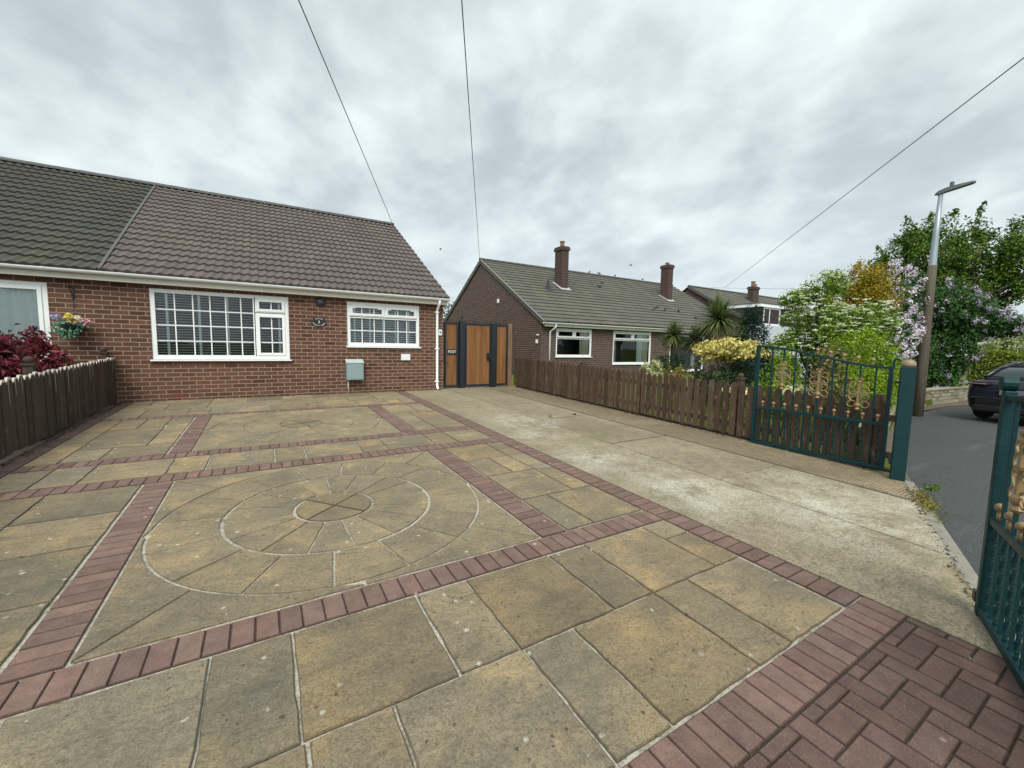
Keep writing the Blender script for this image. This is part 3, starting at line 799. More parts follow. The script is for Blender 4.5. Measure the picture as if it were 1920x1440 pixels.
def window(house, x0, x1, z0, z1, y, cells, vbars=(), hbars=(), blind=None, curtain=None, sill=True, matf=None, fw=0.055, label=None, top_scallop=False, back=True):
    F = MB(); ya, yb = y+0.018, y+0.085
    F.box(x0, x0+fw, ya, yb, z0, z1); F.box(x1-fw, x1, ya, yb, z0, z1)
    F.box(x0+fw, x1-fw, ya+0.0015, yb, z0, z0+fw*1.15); F.box(x0+fw, x1-fw, ya+0.0015, yb, z1-fw, z1)
    P = MB(); G = MB()
    for (a, b, c, d, op) in cells:
        m = 0.022
        for q in ((a-m, a, c-m, d+m), (b, b+m, c-m, d+m), (a, b, c-m, c), (a, b, d, d+m)):
            F.box(q[0], q[1], ya+0.003, yb-0.004, q[2], q[3])
        i = 0.0
        if op:
            s = 0.055; i = s
            for q in ((a, a+s, c, d), (b-s, b, c, d), (a+s, b-s, c, c+s), (a+s, b-s, d-s, d)):
                F.box(q[0], q[1], ya-0.012, yb-0.02, q[2], q[3])
            if top_scallop:
                F.box(a+s, a+s+0.07, ya-0.010, yb-0.02, d-s-0.022, d-s); F.box(b-s-0.09, b-s, ya-0.010, yb-0.02, d-s-0.022, d-s)
        yp = y + 0.058
        P.face([(a+i, yp, c+i), (b-i, yp, c+i), (b-i, yp, d-i), (a+i, yp, d-i)])
        for xb in vbars:
            if a+i+0.02 < xb < b-i-0.02: G.box(xb-0.010, xb+0.010, yp-0.006, yp-0.001, c+i, d-i)
        for zb in hbars:
            if c+i+0.02 < zb < d-i-0.02: G.box(a+i, b-i, yp-0.0055, yp-0.0015, zb-0.010, zb+0.010)
    w = build('window', F, matf or MAT['upvc_white'], house, bevel=0.004, label=label)
    build('pane', P, MAT['window_glass'], w)
    if G.f: build('glazing_bars', G, MAT['upvc_white'], w)
    if sill:
        s = MB(); s.box(x0-0.03, x1+0.03, y-0.055, y+0.03, z0-0.032, z0-0.002); build('sill', s, MAT['upvc_white'], w, bevel=0.005)
    if blind:
        b = MB(); z = z0+fw+0.03; tilt = R(blind.get('tilt', 28)); dp = 0.025
        while z < z1-fw-0.02:
            dx = Vector((0, math.cos(tilt), math.sin(tilt)))*dp; nv = Vector((0, -math.sin(tilt), math.cos(tilt)))*0.0016
            b.obox((0.5*(x0+x1), y+0.125, z), ((x1-x0)/2-fw, 0, 0), dx, nv); z += blind.get('p', 0.047)
        bo = build('blind', b, MAT['blind_slat'], w)
        for xt in blind['tapes']:
            tp = MB(); tp.box(xt-0.021, xt+0.021, y+0.090, y+0.093, z0+fw, z1-fw); build('ladder_tape', tp, MAT['blind_tape'], w)
    if curtain:
        for (a, b_, m_, zc0) in curtain:
            c = MB(); n = max(8, int((b_-a)/0.025)); v = []
            for zz in (zc0, z1-0.05):
                for k in range(n+1):
                    xx = a + (b_-a)*k/n; v.append((xx, y+0.125+0.022*math.sin(k*0.9)+0.01*math.sin(k*0.37+1), zz))
            c.idx(v, [(k, k+1, n+2+k, n+1+k) for k in range(n)]); build('curtain', c, MAT[m_], w, smooth=True)
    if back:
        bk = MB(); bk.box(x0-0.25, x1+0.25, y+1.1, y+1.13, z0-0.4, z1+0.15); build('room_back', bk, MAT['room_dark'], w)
    return w

# ---- the semi-detached bungalow on the left
WY = 10.22
h1 = thing('brick_bungalow', 'red brick semi-detached bungalow with brown tiled roof and white windows beside the paved drive', 'house', (0, WY, 0.28))
XL, XR = -9.2, 4.02
wz1 = 2.50
holes = [(-1.82, 0.48, 1.08, 2.42), (1.665, 3.385, 1.39, 2.42), (-5.0, -3.145, 1.08, 2.395)]
mb = MB(); wallpanel(mb, WY, XL, XR, -0.1, 2.70, holes)
RY, RZ, EY, EZ = 15.20, 5.655, 10.00, 2.635
gable(mb, XR, WY, 2*RY-WY, -0.1, 2.70, RY, 5.60, 1); gable(mb, XL, WY, 2*RY-WY, -0.1, 2.70, RY, 5.60, -1)
yb = 2*RY-WY; mb.face([(XR, yb, -0.1), (XL, yb, -0.1), (XL, yb, 2.7), (XR, yb, 2.7)], uv=[(XR, -0.1), (XL, -0.1), (XL, 2.7), (XR, 2.7)])
build('wall', mb, MAT['brick_red'], h1)
XS = -2.42
mb = MB(); roof_plane(mb, XS+0.03, 4.10, EY, EZ, RY, RZ, 0.150, 0.028, 18, step=0.042); roof_plane(mb, XS+0.03, 4.10, 2*RY-EY, EZ, RY, RZ, 0.150, 0.028, 18, step=0.042, flip=True)
build('tiled_roof', mb, MAT['roof_brown'], h1, label='newer brown tiled half of the roof')
mb = MB(); roof_plane(mb, XL-0.1, XS-0.03, EY, EZ, RY, RZ, 0.150, 0.028, 18, step=0.042); roof_plane(mb, XL-0.1, XS-0.03, 2*RY-EY, EZ, RY, RZ, 0.150, 0.028, 18, step=0.042, flip=True)
build('tiled_roof', mb, MAT['roof_mossy'], h1, label='darker mossy tiled half of the roof')
mb = MB(); dn = Vector((0, RY-EY, RZ-EZ)).normalized(); nv = Vector((0, -dn.z, dn.y))
a = Vector((XS, EY, EZ)); b = Vector((XS, RY, RZ)); mb.bar(a+nv*0.03, b+nv*0.03, 0.045, 0.05)
build('bonding_strip', mb, MAT['verge_board'], h1)
mb = MB(); halfround(mb, XL-0.1, 4.10, RY, RZ+0.005, 0.115, 0.45); build('ridge', mb, MAT['ridge_tile'], h1, smooth=False)
mb = MB()                                                     # verge: mortar bed and undercloak along the gable edge
for sg in (1, -1):
    a = Vector((4.075, RY - sg*(RY-EY), EZ-0.03)); b = Vector((4.075, RY, RZ-0.03)); mb.bar(a, b, 0.045, 0.055, up=(1, 0, 0))
build('verge_edge', mb, MAT['ridge_tile'], h1)
mb = MB(); mb.box(XL, 4.075, EY+0.055, EY+0.08, 2.475, 2.63); build('fascia', mb, MAT['soffit_cream'], h1)
mb = MB(); mb.box(XL, 4.06, EY+0.082, WY+0.05, 2.50, 2.515); build('soffit', mb, MAT['soffit_cream'], h1)
mb = MB(); mb.box(4.055, 4.085, EY+0.03, EY+0.32, 2.46, 2.60); build('box_end', mb, MAT['upvc_white'], h1)
mb = MB(); gutter(mb, XL, 4.11, EY-0.003, 2.625); build('gutter', mb, MAT['gutter_white'], h1, smooth=False)
mb = MB(); px = 3.84
mb.tube([(px, EY, 2.58), (px, EY, 2.50), (px, EY+0.06, 2.44), (px, WY-0.06, 2.36), (px, WY-0.045, 2.28), (px, WY-0.045, 0.42), (px, WY-0.07, 0.35), (px, WY-0.12, 0.315)], 0.034, 12)
for z in (2.28, 1.35, 0.50): mb.box(px-0.06, px+0.045, WY-0.082, WY, z-0.016, z+0.016)
build('downpipe', mb, MAT['upvc_white'], h1, smooth=True)
# front windows
x0, x1, z0, z1 = holes[0]
mu = -0.145
xs_ = lambda f: x0+0.08 + (mu-x0-0.11)*f
window(h1, x0, x1, z0, z1, WY, [(x0+0.075, mu-0.03, z0+0.085, z1-0.075, False), (mu+0.03, x1-0.075, 2.085, z1-0.075, True), (mu+0.03, x1-0.075, z0+0.085, 2.025, True)],
       vbars=[xs_(0.18), xs_(0.36), xs_(0.535), xs_(0.70), xs_(0.865), 0.155], hbars=[z0+0.36, z0+0.66, z0+0.96],
       blind=dict(tapes=[xs_(0.10), xs_(0.42), xs_(0.715), 0.30], p=0.050, tilt=15), label='wide front window with white glazing bars and blinds')
x0, x1, z0, z1 = holes[1]; c = 2.535
window(h1, x0, x1, z0, z1, WY, [(x0+0.075, c-0.02, 2.105, z1-0.075, True), (c+0.02, x1-0.075, 2.105, z1-0.075, True), (x0+0.075, x1-0.075, z0+0.085, 2.045, False)],
       vbars=[x0+0.34, x0+0.62, c-0.015, c+0.54, c+0.32], hbars=[1.76], blind=dict(tapes=[x0+0.18, x0+0.53, c-0.04, c+0.27, c+0.60], p=0.052, tilt=38), top_scallop=True,
       label='smaller front window with two top openers')
x0, x1, z0, z1 = holes[2]
window(h1, x0, x1, z0, z1, WY, [(x0+0.075, -4.1, z0+0.085, z1-0.075, False), (-4.04, x1-0.075, z0+0.085, z1-0.075, True)],
       curtain=[(-4.0, -3.2, 'curtain_net', 1.1), (-4.95, -4.1, 'curtain_net', 1.1)], label='window at the left with vertical blinds')
mb = MB(); mb.lathe((0, 0, 0), [(0.095, 0), (0.098, 0.03), (0.07, 0.075), (0.02, 0.09)], 20)
mb.v = [(x + 1.11, WY - z, y + 2.355) for x, y, z in mb.v]; build('air_vent', mb, MAT['dark_plastic'], h1, smooth=True)
mb = MB(); mb.box(-1.86, 0.51, WY-0.004, WY+0.03, 0.985, 1.042); 
# brick-on-edge course under the large window
t_ = MB(); k = 0; xx = -1.86
while xx < 0.50:
    g = random.uniform(0.75, 1.2); t_.box(xx+0.006, xx+0.078, WY-0.004, WY+0.02, 0.975, 1.045, (g, g*0.95, g*0.9)); xx += 0.0825
tt = NT('edge_brick'); tt.col(tt.mix(1.0, tt.mix(tt.noise(20), (0.095, 0.045, 0.033), (0.16, 0.08, 0.055)), tt.attr('Col'), 'MULTIPLY')); tt.rough(0.9); tt.spec(0.2)
build('sill_course', t_, tt.m, h1)
# one bright replacement brick low down in the wall
mb = MB(); mb.box(-1.555, -1.325, WY-0.003, WY+0.01, 0.335, 0.41); build('red_brick', mb, simple('new_brick', (0.15, 0.035, 0.03), 0.9, 0.2), h1)

# ---- things fixed to its front wall
def text_obj(body, size, loc, m, parent, name='lettering', ext=0.002, rot=(R(90), 0, 0), align='CENTER'):
    cu = bpy.data.curves.new(name, 'FONT'); cu.body = body; cu.size = size; cu.extrude = ext; cu.align_x = align; cu.align_y = 'CENTER'
    t_ = bpy.data.objects.new('tmp', cu); SC.collection.objects.link(t_); dg = bpy.context.evaluated_depsgraph_get(); dg.update()
    me = bpy.data.meshes.new_from_object(t_.evaluated_get(dg)); bpy.data.objects.remove(t_); me.materials.clear(); me.materials.append(m)
    o = bpy.data.objects.new(name, me); SC.collection.objects.link(o)
    o.parent = parent; o.location = loc; o.rotation_euler = rot; return o
sg = thing('house_sign', 'oval black house sign with a white 3 on the brick wall', 'sign', (1.07, WY, 1.915))
mb = MB(); v = []; n = 40
for (k, yy) in ((1.0, 0.0), (1.0, -0.012), (0.965, -0.017)):
    for q in range(n): v.append((0.155*k*math.cos(2*math.pi*q/n), yy, 0.102*k*math.sin(2*math.pi*q/n)))
f = [tuple(2*n+q for q in range(n))[::-1]]
for r_ in (0, 1):
    for q in range(n): f.append((r_*n+(q+1) % n, r_*n+q, (r_+1)*n+q, (r_+1)*n+(q+1) % n))
mb.idx(v, f); pl = build('plaque', mb, MAT['sign_black'], sg, world=False)
text_obj('3', 0.085, (0, -0.019, -0.002), MAT['sign_white'], sg, 'numeral')
mb = MB()                                                     # worn arcs of small lettering, too far off to read
def arcletters(a0, a1, n, skip=()):
    for q in range(n):
        if q in skip: continue
        a = R(a0 + (a1-a0)*q/(n-1)); c_ = Vector((0.122*math.cos(a), -0.0185, 0.076*math.sin(a))); tg = Vector((-0.122*math.sin(a), 0, 0.076*math.cos(a))).normalized(); nr = Vector((math.cos(a), 0, math.sin(a)))
        w_, h_ = 0.0062, 0.0095
        mb.obox(c_ + nr*0.006, tg*w_*0.35, Vector((0, 0.0015, 0)), nr*h_*0.35); mb.obox(c_ - nr*0.004 + tg*0.003, tg*w_*0.8, Vector((0, 0.0015, 0)), nr*0.0016)
        mb.obox(c_ - tg*0.004, tg*0.0013, Vector((0, 0.0015, 0)), nr*h_)
arcletters(125, 55, 9); build('lettering', mb, MAT['sign_white'], sg, world=False); mb = MB(); arcletters(193, 347, 20, skip=(11,))
build('lettering', mb, MAT['sign_white'], sg, world=False)

mt = thing('meter_box', 'grey-green metal meter box low on the brick wall', 'box', (1.80, WY, 0.61))
mb = MB(); mb.idx([(-.185,-.17,0),(.185,-.17,0),(.185,0,0),(-.185,0,0),(-.185,-.17,.40),(.185,-.17,.40),(.185,0,.455),(-.185,0,.455)], [(3,2,1,0),(4,5,6,7),(0,1,5,4),(1,2,6,5),(2,3,7,6),(3,0,4,7)])
build('cabinet', mb, MAT['meter_grey'], mt, world=False, bevel=0.008)
mb = MB(); mb.idx([(-.195,-.182,.385),(.195,-.182,.385),(.195,-.001,.45),(-.195,-.001,.45),(-.195,-.182,.412),(.195,-.182,.412),(.195,-.001,.477),(-.195,-.001,.477)], [(3,2,1,0),(4,5,6,7),(0,1,5,4),(1,2,6,5),(2,3,7,6),(3,0,4,7)])
build('lid', mb, MAT['meter_lid'], mt, world=False, bevel=0.004)
mb = MB(); mb.box(-.155, .155, -.174, -.168, .03, .36); build('door', mb, MAT['meter_grey'], mt, world=False, bevel=0.003)
mb = MB(); mb.tube([(-.14,-.05,.0), (-.14,-.05,-.15), (-.125,-.05,-.33)], 0.016, 10); build('pipe', mb, MAT['lead'], mt, world=False, smooth=True)
wb = MB(); wb.box(2.91, 3.13, WY-0.05, WY, 1.06, 1.21)
for k in range(5): wb.box(2.93, 3.11, WY-0.053, WY-0.05, 1.08+k*0.025, 1.09+k*0.025)
tag(build('vent_cover', wb, MAT['upvc_white'], None, origin=(3.02, WY, 1.06), bevel=0.006), 'small white plastic vent cover under the smaller window', 'vent cover')
db = thing('doorbell', 'small white bell push at the wall corner by the side gate', 'doorbell', (3.935, WY, 1.70))
mb = MB(); mb.box(-.045, .045, -.028, 0, 0, .15); build('case', mb, MAT['upvc_white'], db, world=False, bevel=0.008)
mb = MB(); mb.box(-.018, .02, -.034, -.028, .05, .11); build('button', mb, MAT['lamp_grey'], db, world=False, bevel=0.003)
wb = MB(); wb.box(-2.85, -2.815, WY-0.012, WY, 2.13, 2.37); wb.bar((-2.832, WY, 2.33), (-2.832, WY-0.22, 2.35), 0.014); wb.bar((-2.832, WY, 2.18), (-2.832, WY-0.18, 2.33), 0.012)
tag(build('wall_bracket', wb, MAT['black_metal'], None, origin=(-2.83, WY, 2.13)), 'black iron bracket on the brick wall above the hanging flowers', 'bracket')

# ------------------------------------------------------------------ foliage tools
def leaf_obj(name, P, Nrm, size, cols, m, parent=None, aspect=0.5, fold=0.25, curl=0.2, label=None, world=True):
    """Many small folded leaves as one mesh. P, Nrm: (n,3); size: (n,); cols: (n,3)."""
    n = len(P); P = np.asarray(P, float); Nrm = np.asarray(Nrm, float)
    Nrm = Nrm/np.maximum(1e-6, np.linalg.norm(Nrm, axis=1))[:, None]
    t = rng.normal(size=(n, 3)); t[:, 2] -= 0.35
    t -= Nrm*(t*Nrm).sum(1)[:, None]; t /= np.maximum(1e-6, np.linalg.norm(t, axis=1))[:, None]
    b = np.cross(Nrm, t); s = np.asarray(size)[:, None]
    base = P - t*s*0.5; tip = P + t*s*0.5 - Nrm*s*curl
    lft = P + b*s*aspect*0.5 + Nrm*s*fold*0.4; rgt = P - b*s*aspect*0.5 + Nrm*s*fold*0.4
    V = np.empty((n*4, 3)); V[0::4] = base; V[1::4] = rgt; V[2::4] = tip; V[3::4] = lft
    if parent is not None and world:
        inv = np.array(ROOTM[parent.name].inverted()); V = V @ inv[:3, :3].T + inv[:3, 3]
    me = bpy.data.meshes.new(name); me.vertices.add(n*4); me.vertices.foreach_set('co', V.ravel())
    k = np.arange(n)*4
    tri = np.stack([k, k+1, k+2, k, k+2, k+3], 1).ravel()
    me.loops.add(n*6); me.loops.foreach_set('vertex_index', tri); me.polygons.add(n*2)
    me.polygons.foreach_set('loop_start', np.arange(0, n*6, 3)); me.polygons.foreach_set('loop_total', np.full(n*2, 3))
    me.update(); me.validate()
    a = me.attributes.new('Col', 'FLOAT_COLOR', 'FACE'); arr = np.ones((n*2, 4), np.float32); arr[:, :3] = np.repeat(cols, 2, 0)
    a.data.foreach_set('color', arr.ravel())
    return link(name, me, m, parent)

LEAF_GAIN = 1.22
def palette(n, cs, var=0.22):
    cs = np.asarray(cs)*LEAF_GAIN; i = rng.integers(0, len(cs), n); c = cs[i]*(1+rng.uniform(-var, var, (n, 1)))
    return np.clip(c, 0.002, 1)
def blob(n, clumps, subs=26, sig=0.20, hollow=0.55):
    """Points in lumpy masses: every ellipsoid carries sub-clumps near its surface. clumps: (cx,cy,cz,rx,ry,rz)."""
    vol = np.array([c[3]*c[4]*c[5] for c in clumps])**0.7; vol /= vol.sum()
    PP, NN = [], []
    for c, w in zip(clumps, vol):
        m = int(n*w)
        d = rng.normal(size=(subs, 3)); d /= np.linalg.norm(d, axis=1)[:, None]
        rr = rng.uniform(hollow, 0.98, (subs, 1)); sc = d*rr
        i = rng.integers(0, subs, m)
        q = sc[i] + rng.normal(size=(m, 3))*sig*rng.uniform(0.5, 1.3, (subs, 1))[i]
        q = q[np.linalg.norm(q, axis=1) < 1.22]
        r3 = np.array(c[3:6]); PP.append(np.array(c[:3]) + q*r3)
        nn = q/np.maximum(0.05, np.linalg.norm(q, axis=1))[:, None]
        NN.append(nn*0.7 + rng.normal(size=q.shape)*0.55 + np.array([0, 0, 0.35]))
    return np.concatenate(PP), np.concatenate(NN)
def surf(n, clumps, lo=0.86, hi=1.08, zmin=-0.75):
    PP, NN = [], []
    a = np.array([(c[3]*c[4]+c[4]*c[5]+c[3]*c[5]) for c in clumps]); a /= a.sum()
    for c, w in zip(clumps, a):
        m = int(n*w); d = rng.normal(size=(m*2, 3)); d /= np.linalg.norm(d, axis=1)[:, None]; d = d[d[:, 2] > zmin][:m]
        PP.append(np.array(c[:3]) + d*rng.uniform(lo, hi, (len(d), 1))*np.array(c[3:6])); NN.append(d + rng.normal(size=d.shape)*0.5)
    return np.concatenate(PP), np.concatenate(NN)
def clusters(P, k, rad, squash=1.0):
    """k petals round every point of P."""
    n = len(P); d = rng.normal(size=(n, k, 3)); d /= np.linalg.norm(d, axis=2)[:, :, None]
    d[:, :, 2] *= squash
    q = P[:, None, :] + d*rad*rng.uniform(0.4, 1.0, (n, k, 1))
    return q.reshape(-1, 3), (d + np.array([0, 0, 0.6])).reshape(-1, 3)
def trunk_mesh(base, top, r0, r1, interior, wob=0.06):
    mb = MB(); b = Vector(base); t = Vector(top); pts = []; n = 7
    for k in range(n+1):
        p = b.lerp(t, k/n) + Vector((random.uniform(-wob, wob), random.uniform(-wob, wob), 0))*(k/n); pts.append(p)
    mb.tube(pts, [r0 + (r1-r0)*k/n for k in range(n+1)], 9)
    for q in interior:
        q = Vector(q); s = pts[random.randint(n//2, n-1)]; mid = s.lerp(q, 0.5) + Vector((random.uniform(-.1, .1), random.uniform(-.1, .1), random.uniform(0.0, .2)))
        rb = r1*0.75; mb.tube([s, s.lerp(mid, .5), mid, mid.lerp(q, .55), q], [rb, rb*.8, rb*.6, rb*.4, rb*.16], 6)
    return mb

def shrub(name, label, cat, clumps, n, leaf, cols, base, trunk=None, subs=26, sig=0.20, aspect=0.5, group=None, hollow=0.55, var=0.22, crown='foliage', trunk_name='stem', fold=0.25, extra=None):
    r = thing(name, label, cat, base, 0, group)
    P, Nn = blob(n, clumps, subs, sig, hollow)
    if extra is not None: P = np.concatenate([P, extra]); Nn = np.concatenate([Nn, rng.normal(size=extra.shape) + np.array([0, 0, .4])])
    leaf_obj(crown, P, Nn, leaf*rng.uniform(0.6, 1.3, len(P)), palette(len(P), cols, var), MAT['leaf'], r, aspect, fold)
    if trunk:
        brs = []
        for c in clumps:
            for _ in range(trunk[2]): brs.append((c[0]+random.uniform(-.7, .7)*c[3], c[1]+random.uniform(-.7, .7)*c[4], c[2]+random.uniform(-.5, .6)*c[5]))
        build(trunk_name, trunk_mesh(base, trunk[0], trunk[1], trunk[1]*0.45, brs), MAT['bark'], r, smooth=True)
    return r

GREEN = [(0.065, 0.125, 0.016), (0.095, 0.160, 0.020), (0.048, 0.095, 0.014), (0.115, 0.185, 0.026)]
DARK = [(0.022, 0.046, 0.020), (0.032, 0.060, 0.024), (0.018, 0.036, 0.018)]
LIME = [(0.155, 0.25, 0.016), (0.20, 0.29, 0.020), (0.11, 0.19, 0.012)]

# ------------------------------------------------------------------ left side: fence, red shrub, hanging basket
lf = thing('board_fence', 'dark brown board fence with pale tips along the left edge of the drive', 'fence', (-2.36, 6.5, 0.17))
mb = MB(); tips = MB(); y = 10.16
while y > 2.0:
    w = 0.112; top = 0.828 + 0.0295*y + random.uniform(-0.012, 0.012); z0_ = gz(y) + random.uniform(0.015, 0.045); x = -2.36 + random.uniform(-0.006, 0.006)
    g = random.uniform(0.75, 1.2); c_ = (g, g, g)
    a, b = y-w/2, y+w/2; t2 = 0.010
    prof = [(a, z0_), (b, z0_), (b, top-0.05), (y+0.028, top-0.004), (y-0.028, top-0.004), (a, top-0.05)]
    n_ = len(prof); v = [(x+t2, p[0], p[1]) for p in prof] + [(x-t2, p[0], p[1]) for p in prof]
    mb.idx(v, [tuple(range(n_)), tuple(range(2*n_-1, n_-1, -1))] + [(q, q+n_, (q+1) % n_+n_, (q+1) % n_) for q in (5, 0, 1)], c_)
    pr2 = [(b, top-0.05), (y+0.028, top-0.004), (y-0.028, top-0.004), (a, top-0.05)]
    e_ = t2+0.001
    for q in range(3):
        p0_, p1_ = pr2[q], pr2[q+1]; dz = random.uniform(0.008, 0.026)
        tips.face([(x-e_, p0_[0], p0_[1]+.001), (x+e_, p0_[0], p0_[1]+.001), (x+e_, p1_[0], p1_[1]+.001), (x-e_, p1_[0], p1_[1]+.001)])
        tips.face([(x+e_+.0005, p0_[0], p0_[1]-dz), (x+e_+.0005, p1_[0], p1_[1]-dz), (x+e_+.0005, p1_[0], p1_[1]+.001), (x+e_+.0005, p0_[0], p0_[1]+.001)])
    if random.random() < 0.28:                                # pale runs down the boards from their tips
        L_ = random.uniform(0.06, 0.34); yo = y + random.uniform(-.03, .03); w_ = random.uniform(.004, .008)
        tips.face([(x+t2+.0012, yo-w_*.4, top-0.03-L_), (x+t2+.0012, yo+w_*.4, top-0.03-L_), (x+t2+.0012, yo+w_, top-0.012), (x+t2+.0012, yo-w_, top-0.012)])
    y -= 0.125
build('boards', mb, MAT['dark_fence_wood'], lf); build('worn_tips', tips, simple('bare_wood', (0.50, 0.44, 0.38), 0.9, 0.25, 30), lf)
mb = MB()
for zz in (0.22, 0.66): mb.obox((-2.40, 6.1, zz+gz(6.1)), (0.018, 0, 0), (0, 4.1, 4.1*S), (0, 0, 0.035))
build('rails', mb, MAT['dark_fence_wood'], lf)
for yy in (10.1, 7.33, 4.6):
    mb = MB(); zt = 0.93 + 0.0295*yy; mb.box(-2.51, -2.42, yy-0.045, yy+0.045, gz(yy)-0.1, zt - (0.0 if yy > 9 else 0.03)); mb.box(-2.525, -2.405, yy-0.06, yy+0.06, zt-0.03, zt)
    mb.ball((-2.465, yy, zt+0.035), 0.05, 12); build('post', mb, MAT['dark_fence_wood'], lf)

RED = [(0.135, 0.016, 0.028), (0.19, 0.026, 0.040), (0.085, 0.013, 0.022), (0.22, 0.055, 0.062), (0.062, 0.022, 0.020)]
shrub('red_shrub', 'dark red leafy shrub behind the left fence below the window', 'shrub',
      [(-3.12, 8.1, 1.12, 0.50, 0.7, 0.56), (-3.05, 7.2, 1.05, 0.46, 0.6, 0.54), (-3.15, 8.9, 1.12, 0.48, 0.6, 0.46), (-3.6, 8.0, 1.3, 0.6, 0.8, 0.45), (-3.6, 7.0, 1.25, 0.5, 0.6, 0.45), (-2.88, 8.7, 1.02, 0.34, 0.6, 0.42), (-2.85, 7.6, 0.98, 0.32, 0.6, 0.46)],
      11000, 0.115, RED, (-3.0, 7.9, 0.22), ((-3.0, 7.9, 0.9), 0.04, 3), aspect=0.36, var=0.3)

hb = thing('hanging_basket', 'wall basket of mixed flowers hanging on the brick wall over the red shrub', 'hanging basket', (-2.83, WY-0.16, 1.62))
mb = MB(); mb.lathe((-2.83, WY-0.15, 1.56), [(0.03, 0), (0.10, 0.02), (0.155, 0.08), (0.17, 0.13)], 16); mb.bar((-2.83, WY-0.02, 1.69), (-2.83, WY-0.02, 2.2), 0.008)
build('basket', mb, MAT['black_metal'], hb)
cl = [(-2.83, WY-0.17, 1.74, 0.20, 0.16, 0.09)]
for nm, off, cc in (('yellow_flowers', (-0.02, 0.10), [(0.70, 0.58, 0.08), (0.75, 0.68, 0.25)]), ('white_flowers', (0.10, 0.03), [(0.75, 0.72, 0.62), (0.72, 0.66, 0.60)]), ('pink_flowers', (0.19, 0.0), [(0.62, 0.30, 0.36), (0.7, 0.5, 0.5)]), ('blue_flowers', (-0.17, 0.08), [(0.30, 0.32, 0.52), (0.45, 0.45, 0.6)]), ('orange_flowers', (0.02, -0.03), [(0.75, 0.33, 0.08)])):
    P0 = np.array([-2.83+off[0], WY-0.2, 1.76+off[1]*0.8]) + rng.normal(size=(16 if 'orange' not in nm else 5, 3))*np.array([0.026, 0.03, 0.02])
    P, Nn = clusters(P0, 9, 0.035); leaf_obj(nm, P, Nn, np.full(len(P), 0.036), palette(len(P), cc, .15), MAT['petal'], hb, 0.8)
P, Nn = blob(900, [(-2.90, WY-0.2, 1.60, 0.17, 0.10, 0.17), (-2.82, WY-0.18, 1.68, 0.2, 0.12, 0.09)]); leaf_obj('trailing_leaves', P, Nn, np.full(len(P), 0.04), palette(len(P), [(0.10, 0.28, 0.17), (0.3, 0.5, 0.36), (0.05, 0.14, 0.07)]), MAT['leaf'], hb, 0.6)

# ------------------------------------------------------------------ side gate
GY = 10.35
sgate = thing('side_gate', 'tall wood-panelled side gate with black steel frame and spikes beside the bungalow', 'gate', (5.0, GY, 0.29))
zb, zt = 0.33, 2.06
def planks(x0, x1, z0, z1, w=0.095):
    mb = MB(); n = max(1, round((x1-x0)/w)); w = (x1-x0)/n
    for k in range(n):
        g = random.uniform(0.85, 1.12); mb.box(x0+k*w+0.002, x0+(k+1)*w-0.002, GY-0.012, GY+0.012, z0, z1, (g, g*random.uniform(0.96, 1.03), g))
    mb.box(x0, x1, GY-0.006, GY+0.010, z0+0.003, z1-0.003, (0.45, 0.45, 0.45)); return mb
def frame_(x0, x1, z0, z1, w=0.05):
    mb = MB(); mb.box(x0, x0+w, GY-0.025, GY+0.025, z0, z1); mb.box(x1-w, x1, GY-0.025, GY+0.025, z0, z1)
    mb.box(x0+w, x1-w, GY-0.024, GY+0.024, z0, z0+w); mb.box(x0+w, x1-w, GY-0.024, GY+0.024, z1-w, z1); return mb
def spikes(mb, x0, x1, z, n, h=0.11):
    for k in range(n):
        x = x0 + (x1-x0)*(k+0.5)/n; hh = h*random.uniform(0.85, 1.1)
        mb.idx([(x-.012, GY-.004, z), (x+.012, GY-.004, z), (x+.012, GY+.004, z), (x-.012, GY+.004, z), (x-.005, GY, z+hh*.55), (x+.018, GY, z+hh*.6), (x, GY, z+hh)],
               [(0,1,5,4), (2,3,4,5), (4,5,6), (0,4,3), (1,2,5)])
for (xa, xb_, nm, ns) in ((4.10, 4.50, 'side_panel', 4), (4.70, 5.50, 'door', 9), (5.64, 6.04, 'side_panel', 4)):
    p_ = build(nm, planks(xa+0.05, xb_-0.05, zb+0.05, zt-0.05), MAT['gate_wood'], sgate)
    fr = frame_(xa, xb_, zb, zt); spikes(fr, xa, xb_, zt, ns); build('steel_frame', fr, MAT['black_metal'], p_)
    if nm == 'door':
        mb = MB(); mb.box(5.36, 5.50, GY-0.055, GY-0.026, 1.05, 1.255); mb.tube([(5.40, GY-0.06, 1.09), (5.40, GY-0.10, 1.11), (5.40, GY-0.10, 1.20), (5.40, GY-0.06, 1.22)], 0.011, 8); mb.ball((5.455, GY-0.06, 1.15), 0.022)
        build('lock', mb, MAT['black_metal'], p_, bevel=0.003)
    elif xa < 5:
        mb = MB(); mb.box(4.18, 4.45, GY-0.028, GY-0.0125, 1.20, 1.345); lb = build('letterbox', mb, MAT['black_metal'], p_, bevel=0.004)
        inv = ROOTM[sgate.name].inverted(); text_obj('POST', 0.098, inv @ Vector((4.315, GY-0.030, 1.275)), MAT['sign_white'], p_)
        mb = MB(); mb.box(4.165, 4.195, GY-0.02, GY-0.0125, 0.97, 1.0); build('keyhole', mb, MAT['black_metal'], p_)
